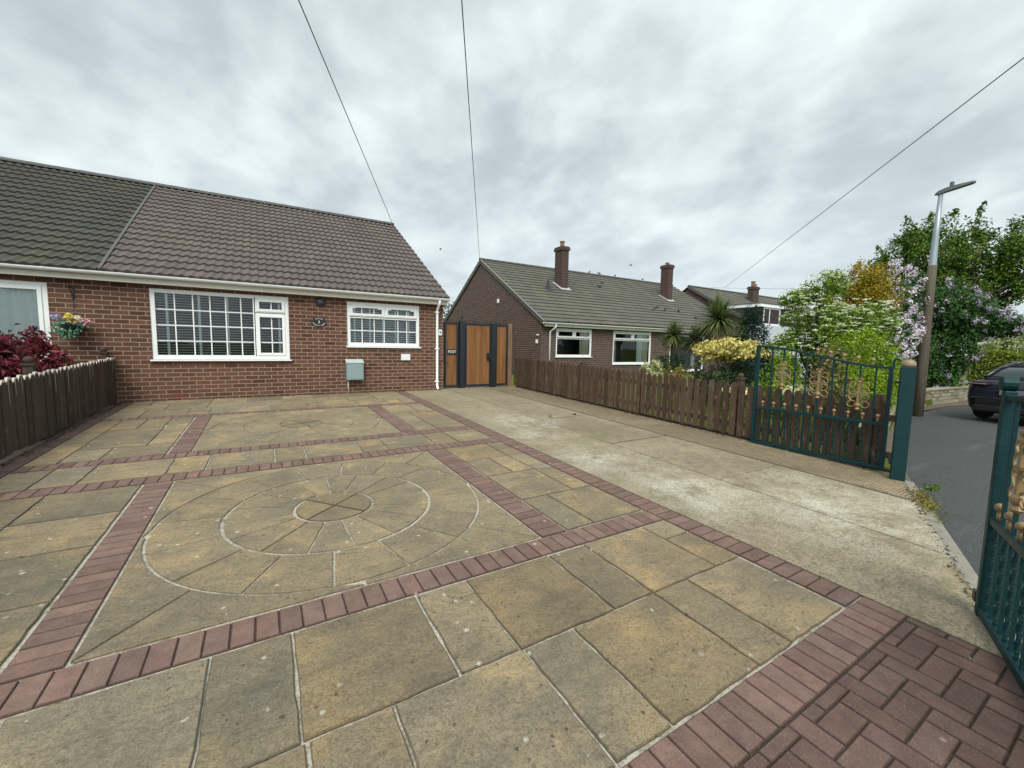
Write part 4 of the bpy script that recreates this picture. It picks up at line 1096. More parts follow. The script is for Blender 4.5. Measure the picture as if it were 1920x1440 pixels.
for (x, zt_) in ((4.60, 2.10), (5.57, 2.09)):
    mb = MB(); mb.box(x-0.07, x+0.07, GY-0.07, GY+0.07, 0.27, zt_)
    if x < 5: mb.lathe((x, GY, zt_), [(0.03, 0.0), (0.022, 0.06), (0.03, 0.12), (0.012, 0.20), (0.002, 0.30)], 8)
    else: mb.box(x-0.085, x+0.085, GY-0.085, GY+0.085, 0.26, 0.29)
    build('post', mb, MAT['black_metal'], sgate, bevel=0.006)
mb = MB(); mb.box(6.06, 6.17, GY-0.05, GY+0.05, 0.25, 2.10); tag(build('timber_post', mb, MAT['weathered_post'], None, origin=(6.115, GY, 0.25), bevel=0.006), 'weathered timber post between the side gate and the picket fence', 'post')
mb = MB(); mb.box(6.16, 6.26, GY+0.02, GY+0.09, 1.86, 2.02); mb.tube([(6.21, GY+0.03, 1.94), (6.21, GY-0.02, 1.94)], 0.045, 12); tag(build('security_light', mb, MAT['dark_plastic'], None, origin=(6.2, GY+0.05, 1.86)), 'small dark security light on the timber post', 'light')

# ------------------------------------------------------------------ picket fence on the right
pf = thing('picket_fence', 'weathered brown picket fence along the right side of the drive', 'fence', (6.27, 6.0, 0.16))
mb = MB(); y = 10.25
def picket(mb, x, y, top, z0_, w=0.098, t2=0.010):
    g = random.uniform(0.72, 1.25); c_ = (g, g*random.uniform(0.96, 1.02), g*random.uniform(0.93, 1.02)); h = w/2
    lean = random.uniform(-0.006, 0.006)
    prof = [(y-h, z0_), (y+h, z0_), (y+h, top-0.050), (y+h*0.72, top-0.020), (y+h*0.25, top), (y-h*0.25, top), (y-h*0.72, top-0.020), (y-h, top-0.050)]
    n_ = len(prof); v = [(x+t2+lean*(p[1]-z0_), p[0], p[1]) for p in prof] + [(x-t2+lean*(p[1]-z0_), p[0], p[1]) for p in prof]
    mb.idx(v, [tuple(range(n_)), tuple(range(2*n_-1, n_-1, -1))] + [(q, q+n_, (q+1) % n_+n_, (q+1) % n_) for q in range(n_)], c_)
while y > 1.78:
    picket(mb, 6.27+random.uniform(-.005, .005), y, 0.842+0.0302*y+random.uniform(-.014, .014), gz(y)+0.035+random.uniform(-.012, .015), w=0.090 if y < 6 else 0.100)
    y -= 0.1285
build('pickets', mb, MAT['fence_wood'], pf)
mb = MB()
for zz in (0.20, 0.64): mb.obox((6.305, 6.0, zz+gz(6.0)), (0.018, 0, 0), (0, 4.28, 4.28*S), (0, 0, 0.038))
build('rails', mb, MAT['fence_wood'], pf)
for yy in (10.1, 7.4, 5.6, 3.66, 1.95):
    mb = MB(); zt = 0.90 + 0.0295*yy; mb.box(6.325, 6.41, yy-0.042, yy+0.042, gz(yy)-0.1, zt)
    if yy == 3.66: mb.box(6.31, 6.425, yy-0.057, yy+0.057, zt, zt+0.025); mb.ball((6.367, yy, zt+0.055), 0.042, 12)
    build('post', mb, MAT['fence_wood'], pf)
mb = MB(); mb.box(6.30, 6.36, 1.72, 10.25, -0.05, 0.0)  # board coloured dark to stand in for the shadow gap under the pickets
mb.v = [(x, y, z + gz(y) + (0.035 if z > -0.01 else 0.0)) for x, y, z in mb.v]; build('shadow_gap_board', mb, MAT['soil'], pf)

# ------------------------------------------------------------------ metal gates: local x runs from the hinge to the free end, z up
def scroll(mb, cx, cz, s):
    """The gold cast ornament: a stem with mirrored pairs of curls."""
    mb.box(cx-0.012, cx+0.012, -0.012, 0.012, cz-0.20*s, cz+0.17*s)
    mb.box(cx-0.035, cx+0.035, -0.012, 0.012, cz+0.155*s, cz+0.185*s); mb.ball((cx, 0, cz+0.135*s), 0.022); mb.box(cx-0.03, cx+0.03, -0.013, 0.013, cz-0.01, cz+0.008)
    mb.ball((cx, 0, cz-0.165*s), 0.03); mb.lathe((cx, 0, cz-0.235*s), [(0.012, 0), (0.03, 0.02), (0.012, 0.045)], 8)
    for sg_ in (-1, 1):
        def curl(x0, z0, r, a0, a1, n=14, rr=0.006, shrink=0.0):
            pts = []
            for k in range(n+1):
                a = R(a0+(a1-a0)*k/n); q = r*(1-shrink*k/n); pts.append((cx + sg_*(x0 + q*math.cos(a)), 0, cz + s*(z0 + q*math.sin(a)*0.92)))
            mb.tube(pts, rr, 6)
        curl(0.062, 0.095, 0.045, 200, -160, shrink=0.35); curl(0.045, 0.015, 0.062, 75, -150, shrink=0.25); curl(0.030, -0.055, 0.070, 85, -75); curl(0.050, -0.045, 0.030, 0, 330, shrink=0.4)
        curl(0.066, -0.155, 0.050, 150, -200, shrink=0.3)
def metal_gate(label, loc, rz, curl_sign):
    g = thing('metal_gate', label, 'gate', loc, rz, 'green and gold entrance gates')
    Lg = 1.52
    topz = lambda x: 1.175 + 0.235*(3*(x/Lg)**2 - 2*(x/Lg)**3)
    mb = MB()
    mb.box(-0.004, 0.034, -0.020, 0.020, -0.02, 1.20); mb.box(Lg-0.022, Lg+0.022, -0.022, 0.022, -0.02, topz(Lg)+0.02)
    mb.box(0.028, Lg-0.022, -0.02, 0.02, -0.02, 0.025); mb.box(0.028, Lg-0.022, -0.019, 0.019, 0.495, 0.535)
    pts = [(Lg*k/18, 0, topz(Lg*k/18)) for k in range(19)]
    for a, b in zip(pts[:-1], pts[1:]): mb.bar(a, b, 0.030, 0.026)
    pc = [(0, 0, 1.17)] + [(-0.028 + 0.028*math.cos(R(a)), 0, 1.25 + 0.030*math.sin(R(a))) for a in range(0, 200, 20)]
    mb.tube(pc, 0.012, 8)
    build('frame', mb, MAT['teal_paint'], g, world=False, bevel=0.004)
    up = MB(); lo = MB(); ub = [0.15, 0.44, 0.58, 0.88, 1.02, 1.32]; orn = [0.30, 0.73, 1.17]
    for x in ub + orn:
        z1_ = topz(x); 
        up.box(x-0.008, x+0.008, -0.008, 0.008, 0.535, z1_)
    build('upper_bars', up, MAT['teal_paint'], g, world=False)
    n = 20
    for k in range(n):
        x = 0.075 + (Lg-0.14)*k/(n-1)
        if k % 2: lo.box(x-0.0075, x+0.0075, -0.0075, 0.0075, 0.02, 0.50)
        else:                                                   # twisted bar
            v = []; nz = 22
            for q in range(nz+1):
                a = q*0.42; z = 0.02+0.48*q/nz
                for c_ in range(4): v.append((x+0.0115*math.cos(a+c_*math.pi/2), 0.0115*math.sin(a+c_*math.pi/2), z))
            lo.idx(v, [(q*4+c_, q*4+(c_+1) % 4, (q+1)*4+(c_+1) % 4, (q+1)*4+c_) for q in range(nz) for c_ in range(4)])
    build('lower_bars', lo, MAT['teal_paint'], g, world=False)
    for k in range(15):
        if curl_sign < 0 and k == 10: continue
        x, z = (0.095 + 0.146*k, 0.535) if k < 10 else (0.19 + 0.145*(k-10), topz(0.19 + 0.145*(k-10))+0.008)
        fin = MB(); fin.lathe((x, 0, z), [(0.011, 0), (0.011, 0.035), (0.008, 0.05), (0.018, 0.057), (0.023, 0.070), (0.021, 0.083), (0.011, 0.092), (0.001, 0.094)], 10)
        build('ball_finial', fin, MAT['gold_paint'], g, world=False, smooth=True)
    for x, zc in zip(orn, (0.865, 0.955, 1.03)):
        mb = MB(); scroll(mb, x, zc, 0.95); build('scroll_ornament', mb, MAT['gold_paint'], g, world=False)
    return g
metal_gate('green metal gate with gold scrolls standing open against the picket fence', (6.18, 1.80, gz(1.8)+0.06), R(90), 1)
lg_ = metal_gate('green metal gate cut off by the right edge, its lower bars close to the viewer', (3.345, 0.502, gz(0.5)+0.045), math.atan2(0.375, 0.927) + math.pi, -1)
mb = MB(); mb.box(-0.006, 0.040, -0.024, 0.024, -0.03, 1.212); mb.tube([(0.012, -0.035, 1.250), (0.012, 0.024, 1.250)], 0.040, 14)
build('hinge_stile', mb, MAT['teal_paint'], lg_, world=False, bevel=0.006)
mb = MB(); mb.box(-0.085, -0.04, -0.02, 0.035, 0.015, 0.075); mb.tube([(-0.06, 0.01, 0.0), (-0.06, 0.01, 0.10)], 0.012, 8); build('hinge', mb, MAT['black_metal'], lg_, world=False)

gp = thing('gate_post', 'square dark green steel gate post with gold cap at the road corner', 'post', (6.05, 1.635, 0.04), R(20))
mb = MB(); mb.box(-0.062, 0.062, -0.062, 0.062, -0.1, 1.27); build('shaft', mb, MAT['teal_paint'], gp, world=False, bevel=0.006)
mb = MB(); mb.lathe((0, 0, 1.27), [(0.055, 0), (0.062, 0.015), (0.06, 0.04), (0.045, 0.065), (0.02, 0.078), (0.002, 0.08)], 20); build('cap', mb, MAT['post_cap_gold'], gp, world=False, smooth=True)
for zh in (0.16, 1.08):
    mb = MB(); mb.box(0.03, 0.22, 0.05, 0.075, zh, zh+0.02); build('hinge', mb, MAT['teal_paint'], gp, world=False)

# ------------------------------------------------------------------ the neighbouring bungalow
H2X, H2E, H2Y = 9.9, 13.9, 14.2
h2 = thing('neighbouring_bungalow', 'brown brick bungalow with two tall chimneys and grey tiled roof behind the picket fence', 'house', (17, 14.2, 0.2))
mb = MB(); hl = [(10.69, 12.70, 1.04, 2.26), (14.02, 16.62, 0.70, 2.26), (18.05, 20.9, 0.30, 2.2), (22.0, 24.0, 0.9, 2.2)]
wallpanel(mb, H2Y, H2X, 25.0, -0.2, 2.55, hl)
gable(mb, H2X, H2Y, 25.4, -0.2, 2.55, 19.8, 5.80, -1); gable(mb, 25.0, H2Y, 25.4, -0.2, 2.55, 19.8, 5.80, 1)
mb.face([(25, 25.4, -0.2), (H2X, 25.4, -0.2), (H2X, 25.4, 2.55), (25, 25.4, 2.55)], uv=[(0, 0), (15, 0), (15, 2.7), (0, 2.7)])
build('wall', mb, MAT['brick_brown'], h2)
mb = MB(); roof_plane(mb, H2X-0.08, 25.08, H2E, 2.50, 19.8, 5.93, 0.30, 0.012, 19, step=0.045, res=4); roof_plane(mb, H2X-0.08, 25.08, 25.7, 2.50, 19.8, 5.93, 0.30, 0.012, 19, step=0.045, res=4, flip=True)
build('tiled_roof', mb, MAT['roof_grey'], h2)
mb = MB(); halfround(mb, H2X-0.1, 25.1, 19.8, 5.93, 0.12, 0.45); build('ridge', mb, MAT['ridge_tile'], h2)
mb = MB()
for sg_ in (1, -1): mb.bar((H2X-0.05, 19.8-sg_*5.95, 2.42), (H2X-0.05, 19.8, 5.86), 0.20, 0.05, up=(1, 0, 0))
build('bargeboard', mb, MAT['verge_board'], h2)
mb = MB(); mb.bar((H2X-0.095, H2E-0.015, 2.526), (H2X-0.095, 19.785, 5.956), 0.035, 0.026)
build('verge_mortar', mb, MAT['verge_mortar'], h2)
mb = MB(); mb.box(H2X-0.02, 25.0, H2E+0.05, H2E+0.07, 2.30, 2.46); build('fascia', mb, MAT['soffit_cream'], h2)
mb = MB(); gutter(mb, H2X-0.1, 25.05, H2E-0.01, 2.46, 0.06); build('gutter', mb, MAT['gutter_white'], h2)
mb = MB(); mb.tube([(10.45, H2E, 2.40), (10.45, H2E+0.02, 2.28), (10.33, H2Y-0.06, 2.10), (10.33, H2Y-0.06, 0.15)], 0.036, 10); build('downpipe', mb, MAT['upvc_white'], h2, smooth=True)
for (q, cu) in ((hl[0], [(12.1, 12.62, 'curtain_cream', 1.12)]), (hl[1], [(14.1, 14.33, 'curtain_cream', 0.8), (15.75, 16.1, 'curtain_net', 0.8), (16.1, 16.55, 'curtain_cream', 0.8)])):
    x0, x1, z0, z1 = q; c = (x0+x1)/2
    window(h2, x0, x1, z0, z1, H2Y, [(x0+0.08, c-0.03, z1-0.38, z1-0.08, True), (c+0.03, x1-0.08, z1-0.38, z1-0.08, True), (x0+0.08, x1-0.08, z0+0.09, z1-0.45, False)], curtain=cu, fw=0.06)
x0, x1, z0, z1 = hl[2]
window(h2, x0, x1, z0, z1, H2Y, [(x0+0.08, x1-0.6, z0+0.08, z1-0.08, False), (x1-0.54, x1-0.08, z0+0.08, z1-0.08, False)], curtain=[(20.0, 20.4, 'curtain_net', 0.4)], label='dark porch doors')
x0, x1, z0, z1 = hl[3]
window(h2, x0, x1, z0, z1, H2Y, [(x0+0.08, x1-0.08, z0+0.08, z1-0.08, False)])
def chimney(house, x0, x1, y0, y1, z0, z1, brickm, pots, cap=0.05):
    mb = MB()
    def shell(a, b, c, d, e, f):
        for (P, uv) in (([(a, c, e), (b, c, e), (b, c, f), (a, c, f)], 0), ([(b, c, e), (b, d, e), (b, d, f), (b, c, f)], 1), ([(b, d, e), (a, d, e), (a, d, f), (b, d, f)], 0), ([(a, d, e), (a, c, e), (a, c, f), (a, d, f)], 1)):
            mb.face(P, uv=[((p[0] if uv == 0 else p[1]), p[2]) for p in P])
        mb.face([(a, c, f), (b, c, f), (b, d, f), (a, d, f)], uv=[(0, 0), (.1, 0), (.1, .05), (0, .05)]); mb.face([(a, d, e), (b, d, e), (b, c, e), (a, c, e)], uv=[(0, 0), (.1, 0), (.1, .05), (0, .05)])
    shell(x0, x1, y0, y1, z0, z1-0.20); shell(x0-cap, x1+cap, y0-cap, y1+cap, z1-0.20, z1-0.06); shell(x0-cap*.5, x1+cap*.5, y0-cap*.5, y1+cap*.5, z1-0.06, z1)
    ch = build('chimney', mb, brickm, house)
    for (px, py, r_, h_) in pots:
        mb = MB(); mb.lathe((px, py, z1), [(r_, 0), (r_, 0.05), (r_*0.85, 0.06), (r_*0.85, h_-0.06), (r_*1.05, h_-0.05), (r_*1.05, h_), (r_*0.8, h_)], 14); build('chimney_pot', mb, MAT['clay_pot'], ch, smooth=False)
    mb = MB(); sl = 0.5765
    mb.box(x0-0.10, x1+0.10, y0-0.17, y0-0.006, z0+0.0, z0+0.02)
    zf = 2.52 + (y0-H2E)*sl
    mb.v = [(x, y, zf + 0.055 + (y-y0)*sl + (0.02 if z > z0+0.01 else 0)) for x, y, z in mb.v]
    for xs_, w_ in ((x0-0.13, 0.125), (x1+0.005, 0.125)):
        b0 = len(mb.v); mb.box(xs_, xs_+w_, y0-0.15, y1, 0, 0.02)
        mb.v[b0:] = [(x, y, zf + 0.055 + (y-y0)*sl + z) for x, y, z in mb.v[b0:]]
    build('lead_flashing', mb, MAT['lead'], ch)
chimney(h2, 13.20, 13.62, 17.2, 17.82, 4.0, 6.60, MAT['brick_chimney'], [(13.41, 17.5, 0.13, 0.30)])
chimney(h2, 21.39, 21.81, 17.2, 17.78, 4.0, 6.62, MAT['brick_chimney'], [(21.6, 17.5, 0.12, 0.16)])
mb = MB(); zq = 2.52+(17.0-H2E)*.5765; mb.tube([(12.22, 17.0, zq-0.05), (12.22, 17.0, zq+0.25), (12.22, 17.0, zq+0.26), (12.22, 17.0, zq+0.46), (12.22, 17.0, zq+0.56)], [0.075, 0.075, 0.055, 0.05, 0.02], 10)
mb.box(12.0, 12.45, 16.8, 17.2, 0, 0.02); mb.v[-8:] = [(x, y, 2.52+(y-H2E)*.5765+0.04+z) for x, y, z in mb.v[-8:]]
build('vent_pipe', mb, MAT['dark_plastic'], h2)
for (yy, zz, w_, h_) in ((17.87, 3.55, 0.12, 0.19), (14.45, 1.60, 0.10, 0.16), (14.4, 1.93, 0.12, 0.05)):
    mb = MB(); mb.box(H2X-0.06, H2X, yy-w_/2, yy+w_/2, zz, zz+h_); build('wall_box', mb, MAT['upvc_white'], h2)

# ------------------------------------------------------------------ dormer bungalow further on
h3 = thing('dormer_bungalow', 'distant dormer bungalow with dark clad dormer and white rendered garage beyond the neighbours', 'house', (32, 13.8, 0.2))
mb = MB(); wallpanel(mb, 13.9, 26.6, 42, -0.2, 2.5, []); gable(mb, 26.6, 13.9, 25.1, -0.2, 2.5, 19.5, 5.9, -1); gable(mb, 42, 13.9, 25.1, -0.2, 2.5, 19.5, 5.9, 1)
build('wall', mb, MAT['brick_far'], h3)
mb = MB(); roof_plane(mb, 26.5, 42.1, 13.5, 2.45, 19.5, 6.0, 0.30, 0.012, 19, step=0.03, res=3); roof_plane(mb, 26.5, 42.1, 25.5, 2.45, 19.5, 6.0, 0.30, 0.012, 19, step=0.03, res=3, flip=True); build('tiled_roof', mb, MAT['roof_grey'], h3)
mb = MB(); halfround(mb, 26.5, 42.1, 19.5, 6.0, 0.12, 0.45); build('ridge', mb, MAT['ridge_tile'], h3)
mb = MB(); mb.bar((26.48, 13.5, 2.42), (26.48, 19.5, 5.95), 0.18, 0.05, up=(1, 0, 0)); build('bargeboard', mb, MAT['verge_board'], h3)
mb = MB(); mb.box(26.78, 30.9, 14.55, 17.2, 2.9, 4.22)
for k in range(30): mb.box(26.80+k*0.138, 26.81+k*0.138, 14.53, 14.55, 2.95, 4.2)
dm = build('dormer', mb, MAT['dormer_clad'], h3)
mb = MB(); mb.box(26.70, 31.0, 14.42, 17.4, 4.22, 4.41); build('dormer_fascia', mb, MAT['upvc_white'], dm)
mb = MB(); mb.box(26.68, 31.02, 14.40, 17.5, 4.412, 4.46); build('dormer_roof', mb, MAT['verge_board'], dm)
window(h3, 27.3, 29.3, 3.12, 4.20, 14.50, [(27.38, 28.0, 3.2, 4.12, False), (28.06, 29.22, 3.2, 4.12, False)], curtain=[(27.4, 27.62, 'curtain_cream', 3.2)], back=False)
mb = MB(); mb.box(27.36, 29.24, 14.548, 14.549, 3.18, 4.14)
chimney(h3, 32.15, 32.95, 18.0, 18.42, 4.6, 6.35, MAT['brick_chimney'], [(32.45, 18.2, 0.16, 0.40), (32.75, 18.2, 0.12, 0.22)])
gr = thing('garage', 'white rendered garage glimpsed through the blossom tree', 'garage', (24.6, 12, 0.2))
mb = MB(); mb.idx([(23.2, 11.0, 0), (27.0, 11.0, 0), (27.0, 13.3, 0), (23.2, 13.3, 0), (23.2, 11.0, 2.7), (27.0, 11.0, 2.7), (27.0, 13.3, 2.95), (23.2, 13.3, 2.95)], [(3,2,1,0), (4,5,6,7), (0,1,5,4), (1,2,6,5), (2,3,7,6), (3,0,4,7)]); build('wall', mb, MAT['render_white'], gr)
mb = MB(); mb.box(23.1, 27.1, 10.93, 10.99, 1.88, 2.02); build('fascia', mb, MAT['verge_board'], gr)
mb = MB(); mb.box(24.6, 26.6, 10.97, 10.995, 0.05, 1.80)
for k in range(12): mb.box(24.62+k*0.166, 24.75+k*0.166, 10.955, 10.97, 0.08, 1.77)
build('door', mb, MAT['upvc_white'], gr)
mb = MB(); mb.box(23.35, 24.1, 10.97, 10.995, 0.9, 1.75); build('window', mb, MAT['upvc_white'], gr)
fh = thing('distant_bungalow', 'distant dark roofed bungalow at the right edge beyond the hedge', 'house', (42, 5, 0))
mb = MB(); mb.box(40, 50, -2, 8, -0.4, 2.35); build('wall', mb, MAT['brick_far'], fh)
mb = MB(); roof_plane(mb, -2.4, 8.4, 39.6, 2.3, 45, 3.75, 0.3, 0.012, 12, step=0.03, res=3)
mb.v = [(y, 6-x, z) for x, y, z in mb.v]; build('tiled_roof', mb, MAT['roof_grey'], fh)
mb = MB(); mb.box(39.55, 39.62, -2.4, 8.4, 2.12, 2.3); build('fascia', mb, MAT['soffit_cream'], fh)

# ------------------------------------------------------------------ street lamp, wires, walls, car
lp = thing('street_lamp', 'street lamp with grey metal column on a brown wooden pole beside the lilac', 'street lamp', (14.05, 3.55, 0.0))
mb = MB(); mb.tube([(0, 0, -0.3), (0.0, 0, 1.2), (0.0, 0.01, 2.4), (0, 0.01, 3.60)], [0.122, 0.112, 0.098, 0.086], 14); build('pole', mb, MAT['pole_wood'], lp, world=False, smooth=True)
mb = MB(); mb.tube([(0, 0.01, 3.42), (0, 0.01, 3.44), (0, 0.01, 4.3), (0, 0.0, 5.26)], [0.082, 0.080, 0.060, 0.044], 14); build('column', mb, MAT['galvanised'], lp, world=False, smooth=True)
mb = MB(); dx = Vector((0.22, -0.97, 0.0)).normalized(); px_ = Vector((0.97, 0.22, 0)); a0 = Vector((0, 0.0, 5.28))
def hring(t, w, zt_, zb_): w *= 0.75; zt_ *= 0.8; c_ = a0 + dx*t*0.92 + Vector((0, 0, 0.20*t)); return [c_ + px_*w + Vector((0, 0, zb_)), c_ - px_*w + Vector((0, 0, zb_)), c_ - px_*w*0.8 + Vector((0, 0, zt_)), c_ + px_*w*0.8 + Vector((0, 0, zt_))]
rs = [hring(-0.12, 0.03, 0.05, 0.02), hring(-0.05, 0.07, 0.11, -0.01), hring(0.10, 0.09, 0.13, 0.0), hring(0.34, 0.11, 0.10, 0.0), hring(0.55, 0.11, 0.065, 0.0), hring(0.60, 0.09, 0.05, 0.01)]
v = [p for r_ in rs for p in r_]; mb.idx(v, [(i*4+k, i*4+(k+1) % 4, (i+1)*4+(k+1) % 4, (i+1)*4+k) for i in range(5) for k in range(4)] + [(3, 2, 1, 0), (20, 21, 22, 23)])
build('lamp_head', mb, MAT['lamp_grey'], lp, world=False, bevel=0.008)
mb = MB(); mb.lathe(a0 + dx*0.17 + Vector((0, 0, 0.14)), [(0.04, 0), (0.04, 0.08), (0.03, 0.10)], 10); build('photocell', mb, MAT['lamp_grey'], lp, world=False)

POLE = Vector((-9.04, -16.54, 7.0))
def wire(label, a, b, sag, r=0.0085, n=40):
    a = Vector(a); b = Vector(b); mb = MB(); pts = []
    for k in range(n+1):
        t = k/n; p = a.lerp(b, t); p.z -= sag*4*t*(1-t); pts.append(p)
    mb.tube(pts, r, 6); o = build('overhead_wire', mb, MAT['wire_black'], None, origin=tuple(a), smooth=True); tag(o, label, 'wire', 'overhead wires'); return o
wire('overhead wire running to the ridge end of the nearest bungalow roof', (4.08, 15.25, 5.72), POLE, 0.0)
wire('overhead wire running to the ridge of the brown brick neighbouring bungalow', (9.85, 19.9, 5.95), POLE, 0.0)
wire('long slanting overhead wire on the right running to the distant dormer bungalow', (29.3, 18.5, 6.05), POLE, 0.0, 0.010)
wire('faint thin wire beyond the dormer roof', (28.2, 19.0, 6.0), (46, 10.5, 6.6), 0.1, 0.008, 12)

def stone_wall(label, pts, h, base):
    w = thing('stone_wall', label, 'wall', (pts[0][0], pts[0][1], base))
    st = MB(); cp = MB()
    for (a, b) in zip(pts[:-1], pts[1:]):
        A = Vector((*a, 0)); B = Vector((*b, 0)); d = (B-A); L = d.length; d.normalize(); n_ = Vector((-d.y, d.x, 0))
        z = base; row = 0
        while z < base + h - 0.02:
            rh = random.choice([0.11, 0.14, 0.16]); rh = min(rh, base+h-z); s = -random.uniform(0, 0.15)
            while s < L:
                bl = random.uniform(0.20, 0.42); e0, e1 = max(0, s), min(L, s+bl)
                if e1-e0 > 0.03:
                    g = random.uniform(0.65, 1.2); o_ = random.uniform(-0.012, 0.012)
                    st.obox(A + d*(e0+e1)/2 + n_*o_ + Vector((0, 0, z+rh/2)), d*((e1-e0)/2-0.006), n_*0.11, Vector((0, 0, rh/2-0.006)), (g, g*random.uniform(.95, 1.02), g*random.uniform(.85, 1.0)))
                s += bl
            z += rh
        st.obox(A + d*L/2 + Vector((0, 0, base+h/2)), d*L/2, n_*0.095, Vector((0, 0, h/2)), (0.55, 0.52, 0.45))
        s = 0
        while s < L:
            bl = min(random.uniform(0.4, 0.6), L-s); g = random.uniform(0.85, 1.15); cp.obox(A + d*(s+bl/2) + Vector((0, 0, base+h+0.03)), d*(bl/2-0.005), n_*0.14, Vector((0, 0, 0.028)), (g, g, g*.95)); s += bl
    build('stonework', st, MAT['garden_stone'], w, bevel=0.008); build('coping', cp, MAT['garden_stone'], w, bevel=0.01)
stone_wall('low stone garden wall behind the gate post and picket fence', [(6.45, 2.02), (8.2, 2.55), (13.6, 3.95)], 0.48, -0.02)
stone_wall('low stone garden wall under the lilac along the road', [(14.7, 4.05), (17.2, 4.2), (19.9, 4.0), (21.0, 3.9)], 0.46, -0.12)

